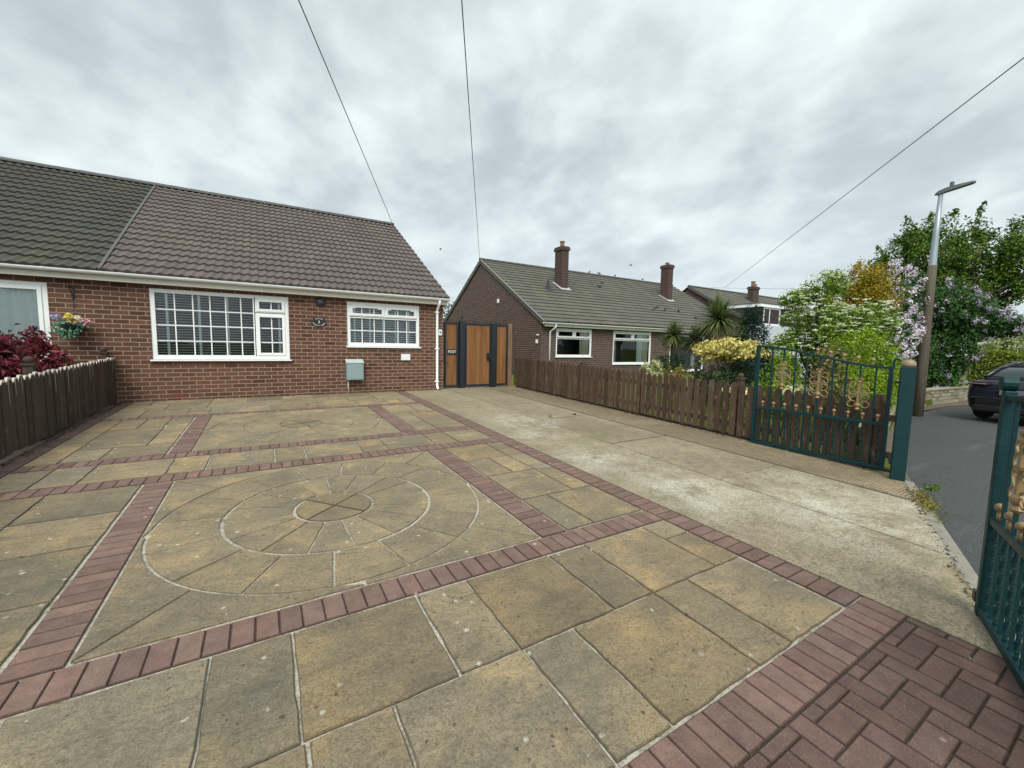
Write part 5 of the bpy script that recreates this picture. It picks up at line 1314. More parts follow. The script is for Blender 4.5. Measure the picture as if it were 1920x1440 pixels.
def car():
    c = thing('parked_car', 'dark navy car parked on the road, rear end showing, beyond the near gate', 'car', (14.25, 2.02, rz_(14, 0)), R(90-101))
    # local x forward, y left, z up; origin on the ground under the middle of the rear bumper
    st = [  # x, half width, z sill, z belt(shoulder), top half width (deck), z deck
        (0.00, 0.66, 0.36, 0.66, 0.56, 0.70), (0.06, 0.80, 0.27, 0.80, 0.66, 0.92), (0.16, 0.88, 0.24, 0.90, 0.74, 1.02), (0.45, 0.915, 0.22, 0.93, 0.78, 1.06), (0.95, 0.92, 0.20, 0.93, 0.80, 1.00),
        (1.8, 0.92, 0.19, 0.91, 0.82, 0.96), (2.8, 0.92, 0.19, 0.89, 0.82, 0.95), (3.5, 0.91, 0.20, 0.84, 0.76, 0.90), (4.2, 0.87, 0.22, 0.74, 0.66, 0.80), (4.55, 0.78, 0.26, 0.62, 0.55, 0.68), (4.68, 0.60, 0.32, 0.52, 0.42, 0.56)]
    mb = MB(); rings = []
    for (x, w, zs, zb, wt, zd) in st:
        half = [(0, zs-0.02), (w*0.80, zs-0.02), (w*0.95, zs+0.05), (w, (zs+zb)*0.5), (w*0.985, zb-0.06), (w*0.95, zb), (wt, zd-0.015), (wt*0.5, zd), (0, zd+0.008)]
        ring = [(x, y, z) for y, z in half] + [(x, -y, z) for y, z in half[-2:0:-1]]; rings.append(ring)
    n = len(rings[0]); v = [p for r_ in rings for p in r_]
    f = [(i*n+k, i*n+(k+1) % n, (i+1)*n+(k+1) % n, (i+1)*n+k) for i in range(len(rings)-1) for k in range(n)] + [tuple(range(n-1, -1, -1)), tuple((len(rings)-1)*n+k for k in range(n))]
    f = [q[::-1] for q in f]
    mb.idx(v, f); build('body', mb, MAT['car_paint'], c, world=False, smooth=True, sub=1)
    gs = [(0.40, 0.70, 1.03, 0.62, 1.06), (0.95, 0.755, 0.98, 0.60, 1.30), (1.55, 0.77, 0.95, 0.60, 1.425), (2.15, 0.775, 0.94, 0.60, 1.435), (2.75, 0.765, 0.94, 0.56, 1.33), (3.45, 0.72, 0.90, 0.60, 0.95)]
    mb = MB(); rings = [[(x, w, z0), (x, wt+0.03, z1-0.05), (x, wt*0.8, z1-0.008), (x, 0, z1), (x, -wt*0.8, z1-0.008), (x, -wt-0.03, z1-0.05), (x, -w, z0)] for (x, w, z0, wt, z1) in gs]
    v = [p for r_ in rings for p in r_]; n = 7
    mb.idx(v, [(i*n+k, (i+1)*n+k, (i+1)*n+k+1, i*n+k+1) for i in range(len(rings)-1) for k in range(n-1)] + [tuple(range(n)), tuple((len(rings)-1)*n+k for k in range(n-1, -1, -1))])
    build('windows', mb, MAT['car_glass'], c, world=False, smooth=True)
    mb = MB(); rr = [[(x, wt+0.012, z1-0.045+0.012), (x, wt*0.8, z1+0.008), (x, 0, z1+0.014), (x, -wt*0.8, z1+0.008), (x, -wt-0.012, z1-0.045+0.012)] for (x, w, z0, wt, z1) in gs[1:5]]
    v = [p for r_ in rr for p in r_]; n = 5; mb.idx(v, [(i*n+k, (i+1)*n+k, (i+1)*n+k+1, i*n+k+1) for i in range(3) for k in range(n-1)]); build('roof', mb, MAT['car_paint'], c, world=False, smooth=True)
    for s in (1, -1):
        mb = MB(); mb.tube([(0.36, s*0.66, 1.05), (0.95, s*0.64, 1.27), (1.55, s*0.63, 1.395)], 0.035, 8); build('pillar', mb, MAT['car_paint'], c, world=False, smooth=True)
        mb = MB(); mb.idx([(0.19, s*0.885, 0.865), (0.04, s*0.76, 0.85), (0.015, s*0.50, 0.865), (0.025, s*0.42, 0.895), (0.055, s*0.50, 0.925), (0.075, s*0.74, 0.945), (0.23, s*0.885, 0.925),
                            (0.29, s*0.80, 0.865), (0.14, s*0.70, 0.85), (0.12, s*0.42, 0.89), (0.17, s*0.70, 0.945), (0.33, s*0.80, 0.925)], [(0, 1, 2, 3, 4, 5, 6), (0, 7, 8, 1), (6, 5, 10, 11), (1, 8, 9, 2), (4, 9, 10, 5)] if s > 0 else [(6, 5, 4, 3, 2, 1, 0), (1, 8, 7, 0), (11, 10, 5, 6), (2, 9, 8, 1), (5, 10, 9, 4)])
        tl = build('taillight', mb, MAT['tail_red'], c, world=False); mb = MB(); mb.tube([(0.16, s*0.862, 0.895), (0.035, s*0.74, 0.895), (0.006, s*0.50, 0.89)], 0.013, 6); build('light_strip', mb, MAT['tail_clear'], tl, world=False)
        for x in (0.93, 3.78):
            mb = MB(); mb.lathe((0, 0, 0), [(0.25, -0.10), (0.315, -0.10), (0.335, -0.07), (0.335, 0.07), (0.315, 0.10), (0.25, 0.10)], 28); mb.v = [(x+a, s*(0.83)+z, 0.335+b) for a, b, z in mb.v]; wh = build('wheel', mb, MAT['rubber'], c, world=False, smooth=True)
            mb = MB(); mb.lathe((0, 0, 0), [(0.03, 0.06), (0.06, 0.085), (0.20, 0.075), (0.25, 0.095)], 20); mb.v = [(x+a, s*(0.83)+s*z, 0.335+b) for a, b, z in mb.v]; build('rim', mb, MAT['alloy'], wh, world=False, smooth=True)
        mb = MB(); mb.box(2.55, 2.72, s*0.93-0.06, s*0.93+0.06, 0.98, 1.09); build('mirror', mb, MAT['car_paint'], c, world=False, bevel=0.02)
    mb = MB(); mb.box(-0.012, 0.03, -0.27, 0.27, 0.66, 0.78); build('number_plate', mb, MAT['plate_grey'], c, world=False, bevel=0.004)
    mb = MB(); mb.idx([(0.0, -0.70, 0.27), (0.0, 0.70, 0.27), (0.0, 0.66, 0.40), (0.0, -0.66, 0.40), (-0.012, -0.66, 0.29), (-0.012, 0.66, 0.29), (-0.012, 0.62, 0.38), (-0.012, -0.62, 0.38)], [(4, 7, 6, 5), (0, 4, 5, 1), (1, 5, 6, 2), (2, 6, 7, 3), (3, 7, 4, 0)]); build('diffuser', mb, MAT['car_trim'], c, world=False)
    mb = MB(); mb.tube([(0.02, -0.72, 0.56), (-0.03, -0.55, 0.565), (-0.045, 0, 0.565), (-0.03, 0.55, 0.565), (0.02, 0.72, 0.56)], 0.022, 8); build('bumper_lip', mb, MAT['car_paint'], c, world=False, smooth=True)
    mb = MB(); mb.idx([(0.30, -0.70, 1.055), (0.30, 0.70, 1.055), (0.22, 0.64, 1.075), (0.22, -0.64, 1.075)], [(0, 1, 2, 3), (3, 2, 1, 0)]); build('spoiler', mb, MAT['car_trim'], c, world=False)
car()

# ------------------------------------------------------------------ planting in the neighbours' front garden
def cordyline(label, base, top, rad, nl, r0):
    t = thing('cordyline', label, 'tree', base, 0, 'cordylines in the front garden')
    b = Vector(base); c = Vector(top); mb = MB(); mid = b.lerp(c, 0.5) + Vector((0.06, 0.0, 0.05))
    mb.tube([b, b.lerp(mid, .5) + Vector((.02, 0, 0)), mid, mid.lerp(c, .5), c], [r0, r0*.9, r0*.8, r0*.75, r0*.8], 10); build('trunk', mb, MAT['bark'], t, smooth=True)
    lm = MB()
    for k in range(nl):
        az = random.uniform(0, 2*math.pi); el = math.asin(random.uniform(-0.97, 1.0)); L = rad*random.uniform(0.8, 1.2)*(1.0 if el > -0.3 else 0.9)
        d = Vector((math.cos(az)*math.cos(el), math.sin(az)*math.cos(el), math.sin(el))); sd = d.cross(Vector((0, 0, 1)))
        if sd.length < 0.1: sd = Vector((1, 0, 0))
        sd.normalize(); w0 = 0.013; pts = []
        for q in range(5):
            s = q/4; p = c + d*L*s + Vector((0, 0, -0.28*L*s*s*math.cos(el))); w = w0*(1.0 if q < 3 else (0.7 if q == 3 else 0.08)); pts += [p - sd*w, p + sd*w]
        g = random.uniform(0.7, 1.3); cc = random.choice([(0.090, 0.135, 0.032), (0.13, 0.17, 0.05), (0.21, 0.225, 0.10), (0.060, 0.100, 0.026)]) if el > -0.35 else random.choice([(0.21, 0.175, 0.095), (0.16, 0.14, 0.07), (0.09, 0.1, 0.04)])
        lm.idx(pts, [(2*q, 2*q+1, 2*q+3, 2*q+2) for q in range(4)], tuple(x*g for x in cc))
    build('crown', lm, MAT['leaf'], t)
cordyline('slim cordyline palm left of the three, in front of the porch', (9.45, 6.95, 0.15), (9.93, 7.68, 1.84), 0.50, 560, 0.050)
cordyline('middle cordyline palm with a straight trunk in front of the porch', (9.65, 6.75, 0.15), (10.05, 7.10, 1.72), 0.46, 560, 0.050)
cordyline('largest cordyline palm with the highest crown over the yellow shrub', (9.25, 6.2, 0.15), (10.15, 6.52, 2.22), 0.70, 900, 0.07)

GOLD = [(0.52, 0.44, 0.13), (0.60, 0.54, 0.20), (0.42, 0.35, 0.09), (0.25, 0.23, 0.05), (0.66, 0.60, 0.28)]
shrub('golden_shrub', 'clipped golden yellow shrub with a flat rounded head in the neighbours garden', 'shrub', [(8.96, 5.47, 1.46, 0.62, 0.62, 0.26), (8.72, 5.75, 1.42, 0.40, 0.40, 0.24), (9.2, 5.2, 1.45, 0.42, 0.42, 0.22)], 3800, 0.085, GOLD, (8.96, 5.5, 0.12), ((8.96, 5.48, 1.25), 0.05, 2), subs=40, sig=0.14)
shrub('pale_shrub', 'pale yellow variegated shrub peeping over the fence before the bay window', 'shrub', [(7.75, 6.55, 0.98, 0.26, 0.26, 0.22)], 420, 0.085, [(0.5, 0.5, 0.3), (0.22, 0.26, 0.09), (0.42, 0.42, 0.2)], (7.75, 6.55, 0.12), ((7.75, 6.55, 0.85), 0.02, 3))
shrub('orange_shrub', 'small orange and green shrub behind the picket fence', 'shrub', [(8.15, 6.3, 0.88, 0.22, 0.22, 0.20), (8.5, 6.3, 0.86, 0.24, 0.2, 0.22)], 620, 0.06, [(0.30, 0.17, 0.05), (0.16, 0.17, 0.04), (0.09, 0.13, 0.03)], (8.3, 6.3, 0.12), ((8.3, 6.3, 0.7), 0.02, 2))
shrub('box_ball', 'dark clipped ball of box in front of the porch', 'shrub', [(9.15, 7.15, 1.10, 0.40, 0.40, 0.26)], 1700, 0.045, DARK, (9.15, 7.15, 0.12), ((9.15, 7.15, 0.95), 0.03, 2), subs=60, sig=0.12)
shrub('dark_bush', 'dark green bushes under the golden shrub', 'bush', [(8.9, 5.5, 0.72, 0.75, 0.55, 0.45), (9.6, 5.7, 0.8, 0.7, 0.5, 0.5), (8.3, 5.1, 0.62, 0.5, 0.4, 0.4), (9.9, 6.4, 0.85, 0.6, 0.5, 0.45)], 3600, 0.07, DARK + [(0.045, 0.07, 0.02)], (8.9, 5.5, 0.12), ((8.9, 5.5, 0.5), 0.03, 2))
shrub('blue_conifer', 'dark narrow conifer beside the dormer', 'conifer', [(10.92, 6.08, 1.55, 0.44, 0.44, 0.95), (10.92, 6.08, 0.95, 0.54, 0.54, 0.8), (10.92, 6.08, 2.25, 0.26, 0.26, 0.38)], 10000, 0.065, [(0.014, 0.034, 0.024), (0.02, 0.045, 0.03), (0.012, 0.026, 0.02)], (10.92, 6.08, 0.12), ((10.92, 6.08, 2.0), 0.05, 0), subs=60, sig=0.16, aspect=0.3)
shrub('young_bush', 'light green young tree behind the golden shrub', 'tree', [(10.62, 6.3, 1.85, 0.28, 0.28, 0.42), (10.6, 6.3, 1.35, 0.26, 0.26, 0.4)], 900, 0.075, [(0.075, 0.14, 0.025), (0.10, 0.17, 0.03), (0.05, 0.1, 0.02)], (10.6, 6.3, 0.12), ((10.6, 6.3, 1.7), 0.03, 3))
shrub('green_conifer', 'bright green conical conifer seen through the open gate', 'conifer', [(7.62, 3.72, 0.92, 0.34, 0.34, 0.50), (7.6, 3.74, 0.62, 0.44, 0.44, 0.40), (7.62, 3.72, 1.28, 0.16, 0.16, 0.2)], 3600, 0.06, LIME, (7.62, 3.72, 0.08), ((7.62, 3.72, 1.1), 0.03, 0), subs=70, sig=0.14, aspect=0.35)
shrub('round_bush', 'rounded bright green bush above the right end of the gate', 'bush', [(8.75, 3.0, 1.20, 0.56, 0.56, 0.68), (8.7, 3.05, 0.72, 0.58, 0.55, 0.5), (8.95, 2.95, 0.9, 0.5, 0.5, 0.6)], 19000, 0.036, [(0.165, 0.255, 0.012), (0.205, 0.295, 0.016), (0.12, 0.20, 0.010)], (8.75, 3.0, 0.05), ((8.75, 3.0, 0.7), 0.04, 2), subs=150, sig=0.09, hollow=0.82, aspect=0.65)
shrub('bronze_shrub', 'bronze and green leafy shrub just behind the open gate', 'shrub', [(7.45, 2.86, 1.22, 0.26, 0.26, 0.34), (7.4, 2.9, 0.8, 0.34, 0.3, 0.4)], 1200, 0.075, [(0.16, 0.12, 0.05), (0.10, 0.10, 0.035), (0.22, 0.17, 0.07), (0.07, 0.09, 0.03)], (7.4, 2.9, 0.05), ((7.42, 2.88, 1.0), 0.025, 4))
shrub('low_bush', 'low dark green bush behind the pickets by the stone wall', 'bush', [(7.3, 2.5, 0.55, 0.4, 0.3, 0.32), (7.9, 2.9, 0.6, 0.45, 0.35, 0.36)], 1500, 0.06, GREEN, (7.5, 2.6, 0.04), ((7.5, 2.6, 0.4), 0.02, 2))
o_ = thing('yellow_groundcover', 'pale yellow low flowers behind the gate', 'flowers', (7.7, 3.9, 0.08))
P, Nn = blob(900, [(7.45, 3.35, 0.82, 0.45, 0.2, 0.08), (7.1, 4.1, 0.75, 0.3, 0.3, 0.08)]); leaf_obj('petals', P, Nn, np.full(len(P), 0.05), palette(len(P), [(0.62, 0.60, 0.32), (0.7, 0.68, 0.45), (0.4, 0.42, 0.16)]), MAT['petal'], o_, 0.7)
P, Nn = blob(900, [(7.4, 3.4, 0.5, 0.5, 0.25, 0.3), (7.1, 4.1, 0.5, 0.3, 0.3, 0.25)]); leaf_obj('leaves', P, Nn, np.full(len(P), 0.06), palette(len(P), GREEN), MAT['leaf'], o_, 0.5)

# white-flowered tree
WC = [(10.35, 3.95, 1.72, 0.70, 0.70, 0.72), (10.15, 4.35, 2.25, 0.60, 0.55, 0.52), (10.05, 4.62, 1.50, 0.60, 0.42, 0.45), (10.0, 4.72, 2.62, 0.32, 0.30, 0.20), (10.5, 3.55, 2.05, 0.50, 0.50, 0.50), (10.45, 3.45, 1.25, 0.50, 0.45, 0.55), (10.2, 4.2, 2.85, 0.40, 0.40, 0.30)]
wt_ = shrub('white_blossom_tree', 'spreading tree with flat white flower heads in the neighbours garden', 'tree', WC, 18000, 0.062, [(0.105, 0.185, 0.018), (0.145, 0.225, 0.024), (0.070, 0.130, 0.014), (0.18, 0.255, 0.035)], (10.3, 4.3, 0.1), ((10.3, 4.3, 1.5), 0.07, 5), subs=34, sig=0.17, crown='crown', trunk_name='trunk')
P, Nn = surf(760, WC, 0.82, 1.12, -0.4); P2, N2 = clusters(P, 9, 0.058, 0.3)
leaf_obj('blossom', P2, N2*0.3 + np.array([0, 0, 1.0]), np.full(len(P2), 0.045), palette(len(P2), [(0.74, 0.76, 0.60), (0.80, 0.80, 0.70), (0.62, 0.68, 0.45)], .1), MAT['petal'], wt_, 0.8)
shrub('golden_tree', 'tree with orange-yellow foliage rising behind the white blossom', 'tree', [(12.28, 4.28, 3.05, 0.52, 0.52, 0.74), (12.15, 4.62, 2.75, 0.42, 0.42, 0.7), (12.4, 3.95, 2.65, 0.36, 0.36, 0.65), (12.3, 4.3, 2.2, 0.55, 0.5, 0.7)], 13000, 0.062, [(0.36, 0.24, 0.02), (0.30, 0.21, 0.02), (0.22, 0.19, 0.018), (0.16, 0.17, 0.016)], (12.35, 4.45, 0.05), ((12.35, 4.45, 2.4), 0.07, 4), subs=50, sig=0.15, crown='crown', trunk_name='trunk')

LC1 = [(13.98, 4.22, 2.85, 0.55, 0.62, 0.85), (13.9, 4.35, 1.7, 0.60, 0.60, 1.0), (13.2, 4.0, 2.1, 0.55, 0.55, 0.75), (12.2, 3.75, 1.75, 0.55, 0.45, 0.75), (11.15, 3.3, 1.72, 0.42, 0.34, 0.45), (11.0, 3.25, 1.05, 0.42, 0.30, 0.45), (13.9, 4.2, 0.8, 0.7, 0.5, 0.8)]
LEAFL = [(0.030, 0.080, 0.020), (0.045, 0.105, 0.024), (0.022, 0.058, 0.018), (0.062, 0.130, 0.026)]
l1 = shrub('lilac', 'lilac in pale pink-mauve bloom left of the wooden lamp pole', 'tree', LC1, 16500, 0.075, LEAFL, (13.5, 4.4, 0.0), ((13.5, 4.3, 1.6), 0.08, 4), subs=44, sig=0.16, aspect=0.7, crown='crown', trunk_name='trunk')
P, Nn = surf(620, LC1, 0.9, 1.14, -0.6); P2, N2 = clusters(P, 18, 0.085, 1.2); leaf_obj('blossom', P2, N2, np.full(len(P2), 0.050), palette(len(P2), [(0.60, 0.50, 0.58), (0.70, 0.61, 0.66), (0.50, 0.41, 0.52), (0.78, 0.71, 0.72)], .12), MAT['petal'], l1, 0.8)
LC2 = [(19.6, 4.40, 2.9, 0.75, 0.80, 0.95), (19.6, 4.15, 1.8, 0.6, 0.50, 1.0), (19.85, 3.45, 2.42, 0.5, 0.75, 0.44), (19.5, 4.75, 1.6, 0.7, 0.6, 1.35), (19.6, 4.40, 0.9, 0.6, 0.50, 0.95), (19.4, 4.65, 0.55, 0.6, 0.45, 0.6), (19.7, 3.9, 2.6, 0.6, 0.7, 0.7)]
l2 = shrub('lilac', 'large dark lilac with mauve flowers right of the wooden lamp pole, over the stone wall', 'tree', LC2, 25000, 0.088, LEAFL, (19.8, 4.6, -0.1), ((19.8, 4.5, 1.6), 0.1, 4), subs=56, sig=0.15, aspect=0.7, crown='crown', trunk_name='trunk')
P, Nn = surf(520, LC2, 0.92, 1.12, -0.5)
k = rng.random(len(P)) < np.clip(1.25 - (P[:, 1]-2.9)/1.3, 0.22, 1.0); P = P[k]; P2, N2 = clusters(P, 18, 0.10, 1.2)
leaf_obj('blossom', P2, N2, np.full(len(P2), 0.058), palette(len(P2), [(0.40, 0.33, 0.46), (0.52, 0.45, 0.54), (0.34, 0.28, 0.42), (0.60, 0.54, 0.58)], .12), MAT['petal'], l2, 0.8)

P0 = []                                                       # upswept shoots at the top of the crown
for (a, b) in (((23.5, 5.0, 6.2), (23.5, 4.7, 7.2)), ((23.3, 5.6, 6.4), (23.3, 5.4, 7.1)), ((23.1, 6.6, 6.4), (23.0, 6.8, 7.1)), ((23.8, 4.0, 5.8), (23.8, 3.6, 6.6)), ((22.9, 7.2, 5.4), (22.8, 7.6, 6.0)), ((23.2, 6.0, 6.5), (23.2, 6.1, 7.1))):
    for q in range(130):
        w_ = random.random(); P0.append(np.array(Vector(a).lerp(Vector(b), w_)) + rng.normal(size=3)*0.17*(1.15-w_))
SHOOTS = np.array(P0)
MC = [(23.3, 5.9, 5.3, 1.3, 1.4, 1.5), (22.9, 7.2, 4.5, 0.9, 1.0, 1.1), (23.6, 4.6, 5.2, 1.2, 1.2, 1.4), (23.9, 3.6, 4.9, 1.0, 1.0, 1.2), (23.4, 5.3, 3.9, 1.4, 1.4, 1.0), (23.6, 4.2, 3.8, 1.1, 1.0, 0.9), (23.1, 6.6, 3.5, 1.0, 1.0, 0.9), (23.1, 6.4, 6.1, 0.6, 0.7, 0.6), (24.3, 2.7, 4.9, 0.9, 0.9, 1.1)]
mt_ = shrub('broadleaf_tree', 'tall broad dark green tree rising behind the street lamp', 'tree', MC, 38000, 0.125, [(0.055, 0.120, 0.016), (0.080, 0.150, 0.018), (0.040, 0.085, 0.014), (0.125, 0.165, 0.018)], (23.4, 5.4, 0.0), ((23.4, 5.4, 3.4), 0.2, 6), subs=46, sig=0.15, extra=SHOOTS, crown='crown', trunk_name='trunk')
hg = thing('hedge', 'clipped yellow-green hedge behind the parked car', 'hedge', (21.8, 3.0, -0.1))
n = 15000; ha, hb_ = np.array([21.3, 4.15]), np.array([23.6, -3.2]); hd = (hb_-ha)/np.linalg.norm(hb_-ha); hn = np.array([hd[1], -hd[0]])
q = rng.uniform(0, np.linalg.norm(hb_-ha), n); side = rng.random(n); off = np.where(side < 0.6, 0.0, rng.uniform(-0.9, 0.0, n)) + rng.normal(size=n)*0.045
xy = ha + q[:, None]*hd + hn*off[:, None]*1.0
zz = np.where(side < 0.6, rng.uniform(-0.15, 1.5, n), 1.5 + 0.05*np.sin(q*3) + rng.normal(size=n)*0.05)
Hn = np.where((side < 0.6)[:, None], np.array([hn[0], hn[1], 0.4]), np.array([0, 0, 1.0])) + rng.normal(size=(n, 3))*0.55
leaf_obj('foliage', np.column_stack([xy, zz]), Hn, np.full(n, 0.085), palette(n, [(0.15, 0.19, 0.02), (0.20, 0.23, 0.03), (0.10, 0.14, 0.018)]), MAT['leaf'], hg, 0.55)
mb = MB(); c_ = ha + hd*3.85 - hn*0.45; mb.obox((c_[0], c_[1], 0.6), Vector((*hd, 0))*3.8, Vector((*hn, 0))*0.38, (0, 0, 0.80), (0.05, 0.07, 0.012)); build('interior', mb, MAT['leaf'], hg)  # solid core coloured dark in place of the shade inside the hedge
shrub('variegated_bush', 'cream variegated bush above the hedge at the right edge', 'bush', [(24.0, 3.9, 1.75, 0.6, 0.6, 0.45), (24.2, 3.0, 1.8, 0.6, 0.7, 0.55)], 2200, 0.10, [(0.42, 0.44, 0.24), (0.30, 0.34, 0.14), (0.18, 0.24, 0.08)], (24.1, 3.4, 0), ((24.1, 3.4, 1.4), 0.05, 3))
shrub('garden_tree', 'grey-green tree in the gap between the two bungalows', 'tree', [(11.5, 30.0, 3.6, 1.3, 1.2, 1.5), (12.6, 30.5, 3.0, 1.2, 1.2, 1.3)], 2600, 0.16, [(0.075, 0.105, 0.06), (0.10, 0.13, 0.075), (0.055, 0.08, 0.045)], (11.8, 30, 0.3), ((11.8, 30, 2.6), 0.1, 4), crown='crown', trunk_name='trunk')
shrub('green_bush', 'green bush at the far end of the garden below the dormer', 'bush', [(13.6, 6.6, 0.9, 0.8, 0.6, 0.55), (14.6, 6.2, 0.9, 0.7, 0.6, 0.6)], 1800, 0.08, DARK+GREEN[:1], (14, 6.4, 0.1), ((14, 6.4, 0.7), 0.03, 2))

rb = thing('flower_basket', 'round basket of red flowers glimpsed over the gate', 'flower basket', (12.5, 6.45, 1.0))
P, Nn = clusters(np.array([12.5, 6.45, 1.24]) + rng.normal(size=(40, 3))*np.array([0.13, 0.13, 0.07]), 8, 0.05); leaf_obj('flowers', P, Nn, np.full(len(P), 0.06), palette(len(P), [(0.36, 0.02, 0.04), (0.45, 0.05, 0.07), (0.2, 0.015, 0.03)]), MAT['petal'], rb, 0.8)
mb = MB(); mb.lathe((12.5, 6.45, 0.98), [(0.05, 0), (0.14, 0.03), (0.19, 0.12), (0.2, 0.18)], 14); mb.tube([(12.5, 6.45, 0.0), (12.5, 6.45, 1.0)], 0.02, 6); build('bowl', mb, MAT['dark_plastic'], rb)
bn = thing('wheelie_bin', 'dark teal bin seen between the gate bars', 'bin', (10.6, 5.62, 0.1), R(-30))
mb = MB(); mb.idx([(-.22, -.25, 0.06), (.22, -.25, 0.06), (.22, .25, 0.06), (-.22, .25, 0.06), (-.28, -.32, .98), (.28, -.32, .98), (.28, .32, .98), (-.28, .32, .98)], [(3,2,1,0), (4,5,6,7), (0,1,5,4), (1,2,6,5), (2,3,7,6), (3,0,4,7)]); build('tub', mb, MAT['bin_teal'], bn, world=False, bevel=0.02)
mb = MB(); mb.box(-.30, .30, -.35, .35, .982, 1.05); build('lid', mb, MAT['bin_teal'], bn, world=False, bevel=0.02)

# moss and small weeds along the kerb and in the joints
ms = []; mn = []
for (cx, cy, rx, ry, k) in ((5.40, 1.24, 0.13, 0.05, 300), (5.22, 1.16, 0.14, 0.03, 150), (5.62, 1.33, 0.10, 0.04, 120)):
    q = rng.normal(size=(k, 2)); x = cx + q[:, 0]*rx; y = cy + q[:, 1]*ry + (x-cx)*0.41
    ms.append(np.stack([x, y, S*y + rng.uniform(0.004, 0.022, k)], 1)); mn.append(rng.normal(size=(k, 3))*0.6 + np.array([0, 0, 1]))
P = np.concatenate(ms); o_ = leaf_obj('moss', P, np.concatenate(mn), np.full(len(P), 0.026), palette(len(P), [(0.17, 0.145, 0.035), (0.13, 0.12, 0.03), (0.21, 0.17, 0.05)]), MAT['leaf']); struct(o_, 'stuff')
lt, ln = [], []  # added litter bits, dark, standing in for contact shade at fence and wall feet
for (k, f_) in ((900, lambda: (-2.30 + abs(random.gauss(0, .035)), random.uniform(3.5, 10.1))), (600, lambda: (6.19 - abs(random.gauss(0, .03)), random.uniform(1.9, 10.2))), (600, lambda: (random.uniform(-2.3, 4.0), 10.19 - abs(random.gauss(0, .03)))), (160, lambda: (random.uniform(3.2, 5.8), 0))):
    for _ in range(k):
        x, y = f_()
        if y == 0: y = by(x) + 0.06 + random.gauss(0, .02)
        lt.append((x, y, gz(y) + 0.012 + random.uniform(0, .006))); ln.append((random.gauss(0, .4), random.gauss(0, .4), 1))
lo_ = leaf_obj('contact_shade_litter', np.array(lt), np.array(ln), rng.uniform(0.012, 0.035, len(lt)), palette(len(lt), [(0.06, 0.045, 0.03), (0.10, 0.075, 0.045), (0.05, 0.06, 0.02), (0.16, 0.13, 0.09)]), MAT['leaf']); struct(lo_, 'stuff')
def weed(label, x, y, r, n, cols, leaf=0.03, z=None):
    P, Nn = blob(n, [(x, y, (gz(y) if z is None else z)+r*0.4, r, r, r*0.6)], 8, 0.3); w = leaf_obj('weed', P - np.array([x, y, gz(y)]), Nn, np.full(len(P), leaf), palette(len(P), cols), MAT['leaf'], None, 0.5)
    w.location = (x, y, gz(y)); tag(w, label, 'weed')
weed('small green weed at the foot of the gate post by the kerb', 5.95, 1.33, 0.07, 130, GREEN)
weed('tiny weed in the joint of the concrete drive', 4.45, 6.02, 0.05, 60, LIME, 0.022)
weed('brown dead tuft in the concrete joint', 5.05, 6.08, 0.04, 60, [(0.06, 0.05, 0.03)], 0.025)

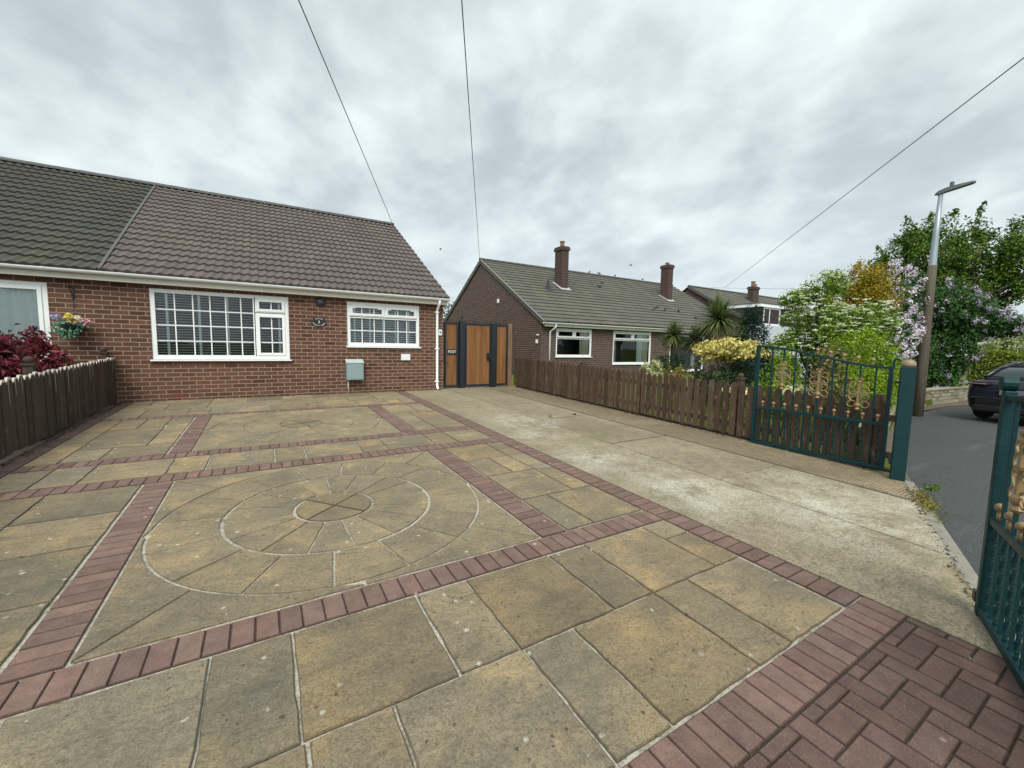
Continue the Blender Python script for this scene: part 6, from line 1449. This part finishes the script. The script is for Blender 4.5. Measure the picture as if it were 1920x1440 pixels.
# ------------------------------------------------------------------ birds
def bird_mesh(fly):
    mb = MB()
    prof = [(-0.115, 0.004), (-0.085, 0.012), (-0.05, 0.028), (-0.01, 0.038), (0.03, 0.036), (0.055, 0.026), (0.075, 0.025), (0.095, 0.022), (0.11, 0.010), (0.135, 0.002)]
    pts = []
    for (x, r) in prof: pts.append((x, 0, 0.05 + (0.35*x if not fly else 0.1*x)))
    mb.tube(pts, [p[1] for p in prof], 8)
    if fly:
        for s in (1, -1): mb.idx([(0.04, s*0.02, 0.065), (0.03, s*0.10, 0.105), (-0.01, s*0.19, 0.10), (-0.05, s*0.09, 0.085), (-0.04, s*0.02, 0.06)], [(0, 1, 3, 4), (1, 2, 3), (4, 3, 1, 0), (3, 2, 1)])
    else:
        for s in (1, -1): mb.tube([(0.0, s*0.014, 0.03), (0.004, s*0.014, -0.004)], 0.004, 5)
        mb.idx([(-0.09, -0.014, 0.02), (-0.09, 0.014, 0.02), (-0.155, 0.018, -0.004), (-0.155, -0.018, -0.004)], [(0, 1, 2, 3), (3, 2, 1, 0)])
    return make_mesh('bird', mb.v, mb.f, mb.c)
bp, bf = bird_mesh(False), bird_mesh(True)
bp.materials.append(MAT['feather']); bf.materials.append(MAT['feather'])
def bird(me, loc, rz, label, sc=1.0, group='starlings on the roof'):
    o = bpy.data.objects.new('bird', me); SC.collection.objects.link(o); o.location = loc; o.rotation_euler = (0, 0, rz); o.scale = (sc,)*3; tag(o, label, 'bird', group)
rf = lambda y: 2.52 + (y-H2E)*0.5765 + 0.05
for (x, y, lab, ridge) in ((17.31, 19.8, 'small dark bird on the neighbours ridge, just right of the near chimney', 1), (18.13, 19.8, 'upright dark bird standing tallest on the neighbours ridge', 1), (19.44, 19.75, 'dark bird on the neighbours ridge furthest right', 1),
                   (17.28, 18.59, 'dark bird just below the ridge on the neighbours roof', 0), (16.45, 17.92, 'dark bird halfway down the upper roof slope', 0), (18.27, 15.57, 'dark bird left below the second chimney', 0),
                   (18.9, 15.9, 'dark bird directly below the second chimney flashing', 0), (19.38, 15.69, 'dark bird just right of the others below the second chimney', 0), (20.5, 15.66, 'dark bird alone right of the second chimney foot', 0), (21.2, 15.0, 'dark bird lowest on the roof above the palm crowns', 0)):
    bird(bp, (x, y, 6.03 if ridge else rf(y)), random.uniform(0, 6.28), lab, random.uniform(1.05, 1.35))
bird(bf, (8.48, 22.0, 6.64), R(60), 'dark bird flying in the sky gap between the two bungalow roofs', 1.25, 'flying birds')
bird(bf, (23.17, 22.0, 7.45), R(10), 'dark bird flying above the neighbours ridge, highest over the roof', 1.25, 'flying birds')
bird(bf, (24.46, 22.0, 6.57), R(150), 'tiny dark bird flying just over the ridge near the second chimney', 0.9, 'flying birds')
